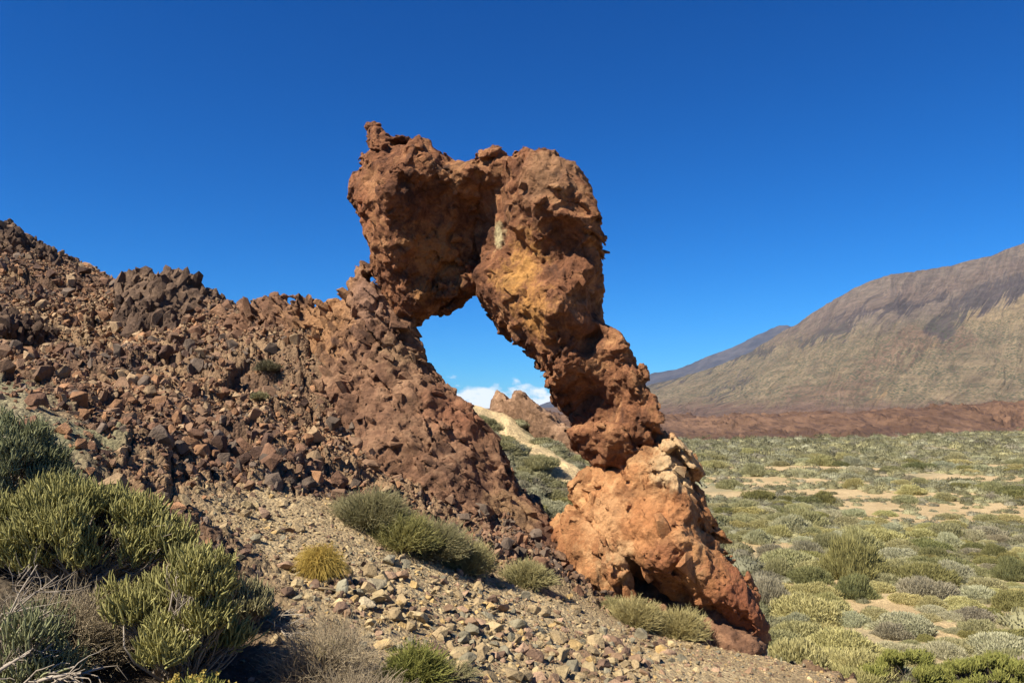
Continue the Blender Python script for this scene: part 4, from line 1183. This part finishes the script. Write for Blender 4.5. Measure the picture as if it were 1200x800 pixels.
def twig_bush(px, py, Y, r, n, mat, label, seed, L=0.3, rad=0.003, wood=M_WOODD, zoff=0.0, name='shrub', cat='shrub', grp=None, upw=0.6, grass=False, lump=0.25, low=-.05, fork=2, wob=.06):
    """fine broom like shrub or grass tuft: thin stems fanning out from the base"""
    rng = np.random.default_rng(seed)
    X, _, _ = at(px, py, Y); zg = float(gz(X, Y)[0])
    root = empty(name, (X, Y, zg)); tag(root, label, cat, grp)
    if QUICK: n = n // 2
    C0, d = dome_points(n, r, rng, seed, 0.55, lump, low)
    C0[:, 2] = np.maximum(C0[:, 2], 0.02) + zoff
    n = len(C0)
    if grass:
        B0 = rng.normal(0, .16, (n, 3)) * np.array([r[0], r[1], 0])
        P = curved(B0, C0, 6, rng, 0.10, 0.02)
        t = np.linspace(0, 1, 6)[None, :, None]
        P[:, :, 2] += (t * (1 - t))[:, :, 0] * r[2] * 1.1        # arch over
        R = np.linspace(1, .25, 6)[None] * rad * rng.uniform(.7, 1.3, (n, 1))
        add_part('blades', tubes(P, R, 3), mat, root, None)
        return root
    tip = C0 + unit(d + np.array([0, 0, upw]) + rng.normal(0, .35, (n, 3))) * L * rng.uniform(.5, 1.2, (n, 1))
    start = C0 * rng.uniform(.55, .85, (n, 1))
    Ps = [tubes(curved(start, tip, 5, rng, 0.12, wob), np.linspace(1, .35, 5)[None] * rad * rng.uniform(.7, 1.3, (n, 1)), 3)]
    for f in range(fork):
        m_ = start + (tip - start) * rng.uniform(.4, .7, (n, 1))
        tp = m_ + unit((tip - start) / np.maximum(np.linalg.norm(tip - start, axis=1, keepdims=True), 1e-6) + rng.normal(0, .45, (n, 3))) * L * rng.uniform(.3, .7, (n, 1))
        Ps.append(tubes(curved(m_, tp, 4, rng, 0.1, wob), np.linspace(.8, .3, 4)[None] * rad * np.ones((n, 1)), 3))
    add_part('twigs', join(*Ps), mat, root, None)
    nb = min(140, n)
    I = rng.choice(n, nb, replace=False)
    B0 = np.stack([rng.normal(0, .15, nb) * r[0], rng.normal(0, .15, nb) * r[1], np.full(nb, -.04)], 1)
    add_part('branches', tubes(curved(B0, start[I], 5, rng, .2, .05), np.linspace(1, .4, 5)[None] * rng.uniform(.004, .010, (nb, 1)), 4), wood, root, None)
    return root

# big bushes on the left of the path, one after another up the slope
finger_bush(0, 575, 7.0, (.58, .5, .52), 1500, 6, .10, .0070, M_BG, 'blue green shrub cut by the left edge behind the yellow green bush', 1, up=1.1)
finger_bush(96, 668, 5.7, (.80, .5, .54), 2300, 6, .11, .0080, M_YG, 'broad yellow green shrub with dense upright twigs at the left', 2, crown=.30, zoff=.08, nb=260)
finger_bush(10, 800, 4.5, (.56, .40, .44), 520, 6, .11, .0072, M_BG, 'grey green shrub with bare pale branches in the lower left corner', 3, nb=420, inner=.5, lump=.4)
finger_bush(210, 772, 4.95, (.35, .34, .66), 1150, 6, .115, .0080, M_YG, 'tall yellow green shrub right of the bare branches beside the path', 4, crown=.12, zoff=.1, nb=260)
finger_bush(150, 735, 5.1, (.20, .2, .42), 200, 6, .10, .0075, M_YG, 'small yellow green shrub between the two large ones', 5, zoff=.05, nb=200)
finger_bush(288, 705, 5.9, (.17, .2, .18), 140, 6, .09, .0065, M_GG, 'low grey green shrub at the edge of the big bushes by the path', 6, nb=200)
finger_bush(252, 850, 4.45, (.30, .24, .34), 620, 5, .07, .0045, M_BRIGHT, 'small shrub with yellow button flowers at the bottom edge', 7, flower=420)

# dry wood
def dead_wood(px, py, Y, reach, n, label, seed, spread=0.5, rad=0.014, h=.25, sub=9):
    rng = np.random.default_rng(seed)
    X, _, _ = at(px, py, Y); zg = float(gz(X, Y)[0])
    root_pos = np.array([X, Y, zg])
    Ps = []
    P1 = np.stack([reach[0] * rng.uniform(.5, 1, n), reach[1] * rng.uniform(-1, 1, n), h * rng.uniform(.1, 1, n)], 1)
    B = np.zeros((n, 3)) + rng.normal(0, .04, (n, 3))
    M = curved(B, P1, 8, rng, .22, .10)
    Ps.append(tubes(M, np.linspace(1, .35, 8)[None] * rad * rng.uniform(.6, 1.2, (n, 1)), 6))
    for s in range(sub):
        i = rng.integers(2, 7, n); st = M[np.arange(n), i]
        e = st + unit(P1 + rng.normal(0, .45, (n, 3)) * np.linalg.norm(P1, axis=1, keepdims=True)) * np.linalg.norm(P1, axis=1, keepdims=True) * rng.uniform(.15, .45, (n, 1))
        Ps.append(tubes(curved(st, e, 6, rng, .2, .12), np.linspace(.5, .15, 6)[None] * rad * rng.uniform(.5, 1, (n, 1)), 4))
    V, Q = join(*Ps)
    o = obj_me('dead_branch', mesh_np('dead_branch', V, Q, True), M_WOOD, loc=root_pos)
    return tag(o, label, 'dead branch', 'dead branches under the bushes')
dead_wood(-20, 800, 4.2, (.62, .22), 7, 'pale twisted dead branch lying along the bottom left corner', 31, h=.24)
dead_wood(-40, 790, 4.4, (.50, .25), 9, 'bleached dead branch rising among the grey green shrub at the left edge', 32, rad=.009, h=.55, sub=12)
dead_wood(310, 690, 5.9, (.40, .3), 6, 'thin dead branch trailing from the bush toward the golden tuft', 33, rad=.007, h=.16)
twig_bush(382, 785, 5.2, (.25, .25, .24), 300, M_GREY, 'tangle of dry grey twigs beside the path', 34, L=.26, rad=.0024, wood=M_GREY, name='dry_bush', cat='dry bush', fork=3, wob=.26)
twig_bush(415, 812, 4.75, (.28, .2, .14), 200, M_GREY, 'low mat of grey dead twigs at the bottom edge', 35, L=.22, rad=.0022, wood=M_GREY, name='dry_bush', cat='dry bush', fork=3, wob=.14)
twig_bush(388, 752, 5.5, (.16, .14, .20), 260, M_STRAW, 'small straw coloured tuft inside the dry grey twigs', 36, rad=.0026, name='grass_tuft', cat='grass tuft', grass=True)

twig_bush(120, 742, 5.05, (.46, .3, .34), 420, M_GREY, 'bare grey twigs in the dark gap between the yellow green shrubs', 37, L=.24, rad=.0026, wood=M_GREY, name='dry_bush', cat='dry bush', fork=3, wob=.14)
twig_bush(55, 775, 4.85, (.40, .25, .30), 460, M_GREY, 'tangle of bare pale twigs above the dead branches at the lower left', 38, L=.26, rad=.0026, wood=M_GREY, name='dry_bush', cat='dry bush', fork=3, wob=.2)
# tufts and shrubs along the path
twig_bush(377, 680, 7.3, (.31, .28, .34), 1900, M_GOLD, 'round golden grass tuft on the path', 41, rad=.0034, name='grass_tuft', cat='grass tuft', grass=True)
twig_bush(486, 812, 5.5, (.22, .2, .22), 900, M_BRIGHT, 'small round fresh green shrub at the bottom edge among the stones', 42, L=.10, rad=.0036)
twig_bush(530, 806, 5.9, (.20, .15, .08), 260, M_GG, 'flat green plant right of the small round shrub at the bottom edge', 43, L=.07, rad=.003)
twig_bush(432, 634, 9.6, (.46, .35, .32), 1500, M_GG, 'grey green broom shrub at the left end of the row below the scree', 44, L=.20, rad=.0042)
twig_bush(470, 640, 9.4, (.42, .35, .34), 1200, M_YG, 'yellow green low shrub in front of the broom shrubs', 45, L=.16, rad=.0042)
twig_bush(500, 657, 9.7, (.48, .38, .35), 1500, M_GG, 'wide grey green broom shrub in the middle of the row', 46, L=.20, rad=.0042)
twig_bush(545, 674, 10.0, (.34, .3, .32), 1200, M_PALE, 'pale yellow green shrub at the right end of the row', 47, L=.18, rad=.0044)
twig_bush(616, 698, 10.7, (.38, .3, .28), 1400, M_PALE, 'small round pale green shrub at the foot of the buttress', 48, L=.12, rad=.0044)
twig_bush(742, 725, 11.6, (.40, .3, .30), 1200, M_STRAW, 'straw yellow shrub below the base boulder, left of its twin', 49, L=.18, rad=.0048)
twig_bush(792, 742, 11.7, (.44, .3, .32), 1300, M_STRAW, 'straw yellow shrub at the right below the base boulder', 50, L=.18, rad=.0048)
twig_bush(718, 706, 11.9, (.24, .2, .16), 500, M_PALE, 'small pale green plant against the dark rock foot', 51, L=.1, rad=.0044)
twig_bush(314, 455, 14.6, (.19, .2, .12), 350, M_WOODG, 'small dull grey green shrub on the scree between dark boulders', 52, L=.12, rad=.006)
twig_bush(304, 482, 13.6, (.15, .15, .10), 300, M_GG, 'small yellow green cushion plant on the scree', 53, L=.07, rad=.006)
# ------------------------------------------------------------------ scrub of the plain
def shrub_proto(seed, n, up=0.8, blade=(.16, .035), lump=.35, flat=.62, core=True, inner=.78):
    rng = np.random.default_rng(seed)
    r = (1.0, 1.0, flat)
    P0, d = dome_points(n, r, rng, seed, inner, lump, -.05)
    P0[:, 2] = np.maximum(P0[:, 2], .02)
    D = unit(d * .7 + np.array([0, 0, up]) + rng.normal(0, .35, (len(d), 3)))
    V, Q = blades(P0 - D * .05, D, blade[0] * rng.uniform(.6, 1.3, len(d)), blade[1] * rng.uniform(.7, 1.3, len(d)), rng)
    if core:
        bm = bmesh.new(); bmesh.ops.create_icosphere(bm, subdivisions=3, radius=1)
        cv = np.array([v.co[:] for v in bm.verts]); bm.verts.index_update()
        ct = np.array([[v.index for v in f.verts] for f in bm.faces]); bm.free()
        cr = (1 + lump * fbm(cv * 1.6 + seed * 3.1, 3, seed)) * .80
        cv = cv * cr[:, None] * np.array(r); cv[:, 2] = np.maximum(cv[:, 2], -.1)
        return V, Q, cv, ct
    return V, Q, None, None

KINDS = {   # leaf colours of the mounds
    'sage green': ((0.216, 0.208, 0.097), (0.351, 0.319, 0.158)),
    'pale yellow green': ((0.277, 0.252, 0.102), (0.433, 0.381, 0.166)),
    'olive green': ((0.145, 0.138, 0.05), (0.264, 0.235, 0.085)),
    'grey': ((0.19, 0.168, 0.107), (0.318, 0.279, 0.183)),
    'dark green': ((0.105, 0.114, 0.048), (0.211, 0.203, 0.08)),
    'silver green': ((0.27, 0.265, 0.154), (0.412, 0.388, 0.237)),
}
KN = list(KINDS)
MK = {k: plant_material(k.replace(' ', '_') + '_scrub', c1, c2, None, 0.2, 1.2, obj_color=True) for k, (c1, c2) in KINDS.items()}
PROTOS = []
for k in range(6):
    V, Q, cv, ct = shrub_proto(400 + k, 1500 if QUICK else 6500, up=[.5, .8, .6, 1.1, .7, .9][k], blade=[(.085, .024), (.12, .024), (.08, .028), (.20, .022), (.09, .024), (.12, .022)][k], lump=[.35, .5, .3, .6, .45, .55][k], flat=[.55, .65, .5, .8, .6, .7][k])
    PROTOS.append((V, Q, cv, ct))
MESH = {}
def shrub_mesh(k, kind):
    if (k, kind) not in MESH:
        V, Q, cv, ct = PROTOS[k]
        me = mesh_np('shrub_mesh', np.vstack([V, cv]), [Q, ct + len(V)], True)
        me.materials.append(MK[kind]); MESH[(k, kind)] = me
    return MESH[(k, kind)]

rng = np.random.default_rng(77)
def plain_scatter():
    xs, ys, ss = [], [], []
    # big to small, dart throwing on a hash grid so that mounds crowd but do not coincide
    grid = {}
    def ok(x, y, r):
        gx, gy = int(x // 2.4), int(y // 2.4)
        for a in (-1, 0, 1):
            for b in (-1, 0, 1):
                for (u, v, q) in grid.get((gx + a, gy + b), ()):
                    if (u - x) ** 2 + (v - y) ** 2 < ((q + r) * 0.66) ** 2: return False
        return True
    n = 60000 if not QUICK else 9000
    Yc = np.exp(rng.uniform(np.log(17), np.log(200), n)); pxc = rng.uniform(600, 1290, n)
    Yc2 = rng.uniform(60, 262, n); pxc2 = rng.uniform(600, 1290, n)
    Yc = np.concatenate([Yc, Yc2]); pxc = np.concatenate([pxc, pxc2])
    Xc = Yc * (pxc - CX) / F_PX
    hz = hill_raw(Xc, Yc); sm = sand_mask(Xc, Yc)
    cover = fbm(np.stack([Xc, Yc, 0 * Xc], 1) * .06, 3, 303)
    R = (np.exp(rng.normal(math.log(.36), .45, len(Xc))) * (1 + .8 * sstep(60, 150, Yc))).clip(.2, 1.7)
    good = (hz < PLAIN_Z + 0.7) & (rng.uniform(0, 1, len(Xc)) > sm * .955) & (rng.uniform(0, 1, len(Xc)) < (.74 + 1.3 * cover) * (1 - .62 * sstep(55, 120, Yc)))
    idx = np.nonzero(good)[0]; idx = idx[np.argsort(-R[idx])]
    for i in idx:
        x, y, r = Xc[i], Yc[i], R[i]
        if ok(x, y, r):
            grid.setdefault((int(x // 2.4), int(y // 2.4)), []).append((x, y, r)); xs.append(x); ys.append(y); ss.append(r)
    return np.array(xs), np.array(ys), np.array(ss)
sx, sy, sr = plain_scatter()
# hand placed large shrubs: photo column, row of the foot, width in photo pixels, kind, proto
def spot(px, py): Y = -PLAIN_Z * F_PX / (py - HOR); return Y * (px - CX) / F_PX, Y
SPECIAL = [
    (1000, 676, 84, 'olive green', 3, 'large olive shrub with upright stems in the middle of the plain'),
    (950, 682, 62, 'dark green', 1, 'dark green shrub left of the large olive shrub'),
    (1082, 684, 78, 'olive green', 5, 'olive green bush right of the large olive shrub'),
    (1192, 716, 70, 'olive green', 0, 'bright olive mound at the right edge of the plain'),
    (1190, 580, 46, 'dark green', 0, 'dark green mound on the sand at the right edge'),
    (1160, 572, 34, 'dark green', 4, 'dark green low bush beside the dark mound on the sand'),
    (1030, 694, 44, 'pale yellow green', 2, 'pale rounded cushion in front of the large olive shrub'),
    (1085, 700, 66, 'grey', 5, 'grey twiggy bush in front of the olive bush'),
    (905, 650, 42, 'grey', 1, 'grey dead looking bush near the arch base'),
    (930, 605, 36, 'dark green', 5, 'dark green bush beyond the base boulder near the sand'),
    (1188, 680, 50, 'dark green', 3, 'dark green bush above the bright olive mound at the right edge'),
    (1062, 742, 84, 'silver green', 0, 'wide silver green mound in the lower plain'),
    (1045, 748, 50, 'grey', 1, 'grey bush below the wide silver green mound'),
    (1175, 770, 100, 'silver green', 2, 'wide silver green mound near the lower right corner'),
    (950, 725, 110, 'pale yellow green', 4, 'broad pale yellow green mound right of the arch foot'),
    (935, 790, 110, 'pale yellow green', 1, 'large pale shrub just beyond the path right of the arch foot'),
    (1000, 796, 95, 'pale yellow green', 5, 'pale shrub at the edge of the path beyond the arch foot'),
    (900, 712, 60, 'grey', 3, 'dark grey bush behind the arch foot'),
    (985, 545, 26, 'dark green', 4, 'dark shrub at the far edge of the sand'),
    (1150, 745, 60, 'sage green', 1, 'sage green shrub between the silver green mounds'),
]
sp = []
for (px, py, wpx, kind, k, lab) in SPECIAL:
    X, Y = spot(px, py); r = wpx * Y / F_PX / 2 * .88
    d = np.hypot(sx - X, sy - Y); keep = d > (r + sr) * .62
    sx, sy, sr = sx[keep], sy[keep], sr[keep]
    o = obj_me('shrub', shrub_mesh(k, kind)); o.location = (X, Y, float(gz(X, Y)[0]) - .05)
    o.scale = (r, r, r * random.Random(px).uniform(.95, 1.25)); o.rotation_euler = (0, 0, px * .7)
    v = random.Random(px + 1).uniform(.9, 1.1); o.color = (v, v, v, 1)
    tag(o, lab, 'shrub', 'scrub of the plain')
    for q in range(2):      # lesser lobes of the same plant are left to its own mesh
        pass
z = gz(sx, sy); px, py = proj(sx, sy, z); size = 2 * sr * F_PX / sy
kn = fbm(np.stack([sx, sy, 0 * sx], 1) * .11, 3, 305) + rng.normal(0, .42, len(sx))
edges = np.quantile(kn, [.13, .24, .30, .64, .82])
kmap = ['olive green', 'grey', 'dark green', 'sage green', 'silver green', 'pale yellow green']
ki = np.digitize(kn, edges)
vis = (px > 655) & (px < 1215) & (py < 812) & ~((px < 880) & (py > 560 + (px - 800) * 1.6))
nearfoot = (px < 905) & (py > 640)
order_ = np.argsort(-np.where(vis & ~nearfoot, size, 0))
big = order_[:255]; rest = np.setdiff1d(np.arange(len(sx)), big)
LAB = Labeller()
def zone_plain(px, py):
    if py < 545: return 'far out near the lava field'
    if py < 615: return 'beside the sandy clearing'
    if py < 665: return 'in the middle of the plain' if px < 1030 else 'right of the large olive shrub'
    if py < 715: return 'near the arch base' if px < 960 else ('around the large olive shrub' if px < 1090 else 'by the bright olive mound')
    if px < 1000: return 'below the arch foot'
    return 'in the lower right of the plain'
med = np.median(size[big])
for i in big:
    kind = kmap[ki[i]]
    o = obj_me('shrub', shrub_mesh(int(rng.integers(0, 6)), kind))
    r = float(sr[i]); o.location = (sx[i], sy[i], z[i] - .05); o.scale = (r * rng.uniform(.9, 1.25), r, r * rng.uniform(.8, 1.15)); o.rotation_euler = (0, 0, rng.uniform(0, 6.28))
    v = rng.uniform(.82, 1.15); o.color = (v * rng.uniform(.95, 1.05), v, v * rng.uniform(.92, 1.05), 1)
    tag(o, None, 'shrub', 'scrub of the plain')
    sw = 'large' if size[i] > 1.3 * med else ('small' if size[i] < .85 * med else 'medium')
    LAB.add(o, f'{sw} {kind} {"bush" if r > .9 else "mound"}', zone_plain(px[i], py[i]), px[i])
LAB.finish(None)
# the rest of the scrub, past counting
M_FAR = plant_material('far_scrub', (0.72, 0.72, 0.72), (1.25, 1.25, 1.25), 'tint', 0.15, 1.5)
kc = np.array([np.mean(KINDS[k], 0) for k in kmap]) * 0.8
kc = kc * 0.6 + 0.4 * np.array([[0.150, 0.142, 0.092]])
FARP = []
for k in range(4):
    V, Q, cv, ct = shrub_proto(500 + k, 130, blade=(.22, .08), lump=.4, flat=[.55, .7, .5, .65][k])
    tri = np.concatenate([Q[:, [0, 1, 2]], Q[:, [0, 2, 3]]])
    bm = bmesh.new(); bmesh.ops.create_icosphere(bm, subdivisions=2, radius=1)
    c2 = np.array([v.co[:] for v in bm.verts]); bm.verts.index_update(); t2 = np.array([[v.index for v in f.verts] for f in bm.faces]); bm.free()
    c2 = c2 * ((1 + .4 * fbm(c2 * 1.6 + k, 3, 500 + k)) * .86)[:, None] * np.array([1, 1, [.55, .7, .5, .65][k]])
    FARP.append((np.vstack([V, c2]), np.concatenate([tri, t2 + len(V)])))
MIDP = []
for k in range(3):
    V, Q, cv, ct = PROTOS[k]
    sel = np.random.default_rng(k).choice(len(V) // 6, 450, replace=False)
    n6 = len(V) // 6
    V6 = V.reshape(n6, 6, 3)[sel].reshape(-1, 3); o6 = (np.arange(450) * 6)[:, None]
    T = np.concatenate([o6 + np.array([[0, 1, 2]]), o6 + np.array([[0, 2, 3]]), o6 + np.array([[3, 2, 4]]), o6 + np.array([[3, 4, 5]])])
    V6 = (V6.reshape(-1, 6, 3).mean(1, keepdims=True) + (V6.reshape(-1, 6, 3) - V6.reshape(-1, 6, 3).mean(1, keepdims=True)) * 1.7).reshape(-1, 3)
    bm = bmesh.new(); bmesh.ops.create_icosphere(bm, subdivisions=2, radius=1)
    c2 = np.array([v.co[:] for v in bm.verts]); bm.verts.index_update(); t2 = np.array([[v.index for v in f.verts] for f in bm.faces]); bm.free()
    c2 = c2 * ((1 + .35 * fbm(c2 * 1.6 + (400 + k) * 3.1, 3, 400 + k)) * .80)[:, None] * np.array([1, 1, [.55, .65, .5][k]])
    MIDP.append((np.vstack([V6, c2]), np.concatenate([T, t2 + len(V6)])))
def merge_scrub(name, sel, protos):
    E = np.zeros((len(sel), 3)); E[:, 2] = rng.uniform(0, 6.28, len(sel))
    sc = np.stack([sr[sel], sr[sel], sr[sel] * rng.uniform(.8, 1.2, len(sel))], 1)
    tint = kc[ki[sel]] * rng.uniform(.55, 1.2, (len(sel), 1))
    V = np.stack([sx[sel], sy[sel], z[sel] - .04], 1)
    merge_protos(name, protos, rng.integers(0, len(protos), len(sel)), V, E, sc, tint, M_FAR, True)
nearsel = rest[sy[rest] < 45]; farsel = rest[sy[rest] >= 45]
merge_scrub('scrub', nearsel, MIDP)
merge_scrub('distant_scrub', farsel, FARP)
print('SCRUB', len(sx), len(nearsel), len(farsel))

# scrub slope behind the opening
xb = rng.uniform(-2.5, 4.5, 2600); yb = rng.uniform(19, 31, 2600)
zb = gz(xb, yb); pb_, qb = proj(xb, yb, zb)
k_ = (pb_ > 545) & (pb_ < 700) & (poly_sd(BACK_SAND, xb, yb) > .25) & (hill_raw(xb, yb) > PLAIN_Z + .5)
xb, yb, zb, pb_, qb = xb[k_][:420], yb[k_][:420], zb[k_][:420], pb_[k_][:420], qb[k_][:420]
LAB = Labeller()
for i in range(len(xb)):
    kind = ['sage green', 'silver green', 'sage green', 'grey', 'silver green', 'olive green', 'sage green'][i % 7]
    r = float(rng.uniform(.28, .62)); 
    if i >= 42:
        continue
    o = obj_me('shrub', shrub_mesh(i % 6, kind)); o.location = (xb[i], yb[i], zb[i] - .04); o.scale = (r, r, r * .9); o.rotation_euler = (0, 0, i)
    v = rng.uniform(.8, 1.0); o.color = (v, v, v, 1)
    tag(o, None, 'shrub', 'scrub on the slope behind the arch')
    LAB.add(o, f'{"large" if r > .5 else "small"} {kind} shrub', 'on the slope behind the arch opening', pb_[i])
LAB.finish(None)
s_ = np.arange(42, len(xb))
rr = rng.uniform(.22, .5, len(s_)); E = np.zeros((len(s_), 3)); E[:, 2] = rng.uniform(0, 6, len(s_))
merge_protos('slope_scrub', MIDP, rng.integers(0, 3, len(s_)), np.stack([xb, yb, zb - .03], 1)[s_], E, np.stack([rr, rr, rr * .9], 1), kc[[3, 4, 3, 1, 4, 0, 3]][s_ % 7] * rng.uniform(.8, 1.1, (len(s_), 1)), M_FAR, True)

# bright shrubs at the bottom right, nearer than the plain
for (px, py, Y, r, n, mat, lab, sd_) in [
    (1060, 812, 25.0, (1.35, .9, .95), 1500, M_BRIGHT, 'bright green shrub with upright twigs at the bottom right edge', 61),
    (1160, 812, 24.6, (1.45, .9, 1.05), 1700, M_BRIGHT, 'bright green shrub filling the bottom right corner', 62)]:
    finger_bush(px, py, Y, r, n, 5, .20, .017, mat, lab, sd_, nb=60, wood=M_WOODD, inner=.8)

# ------------------------------------------------------------------ the air between here and the mountain
m = bpy.data.materials.new('air'); m.use_nodes = True; nt = m.node_tree; nt.nodes.clear()
o_ = nt.nodes.new('ShaderNodeOutputMaterial'); v_ = nt.nodes.new('ShaderNodeVolumePrincipled'); nt.links.new(v_.outputs[0], o_.inputs['Volume'])
v_.inputs['Color'].default_value = (0.26, 0.52, 0.95, 1); v_.inputs['Density'].default_value = HAZE
v_.inputs['Anisotropy'].default_value = 0.0
X0, X1, Y0_, Y1_, Z0, Z1 = -9100, 9100, -9050, 9050, -160, 720
V = np.array([(x, y, z) for x in (X0, X1) for y in (Y0_, Y1_) for z in (Z0, Z1)], float)
Q = np.array([(0, 1, 3, 2), (4, 6, 7, 5), (0, 4, 5, 1), (2, 3, 7, 6), (0, 2, 6, 4), (1, 5, 7, 3)])
tag(obj_me('haze', mesh_np('haze', V, Q, False), m), kind='stuff')
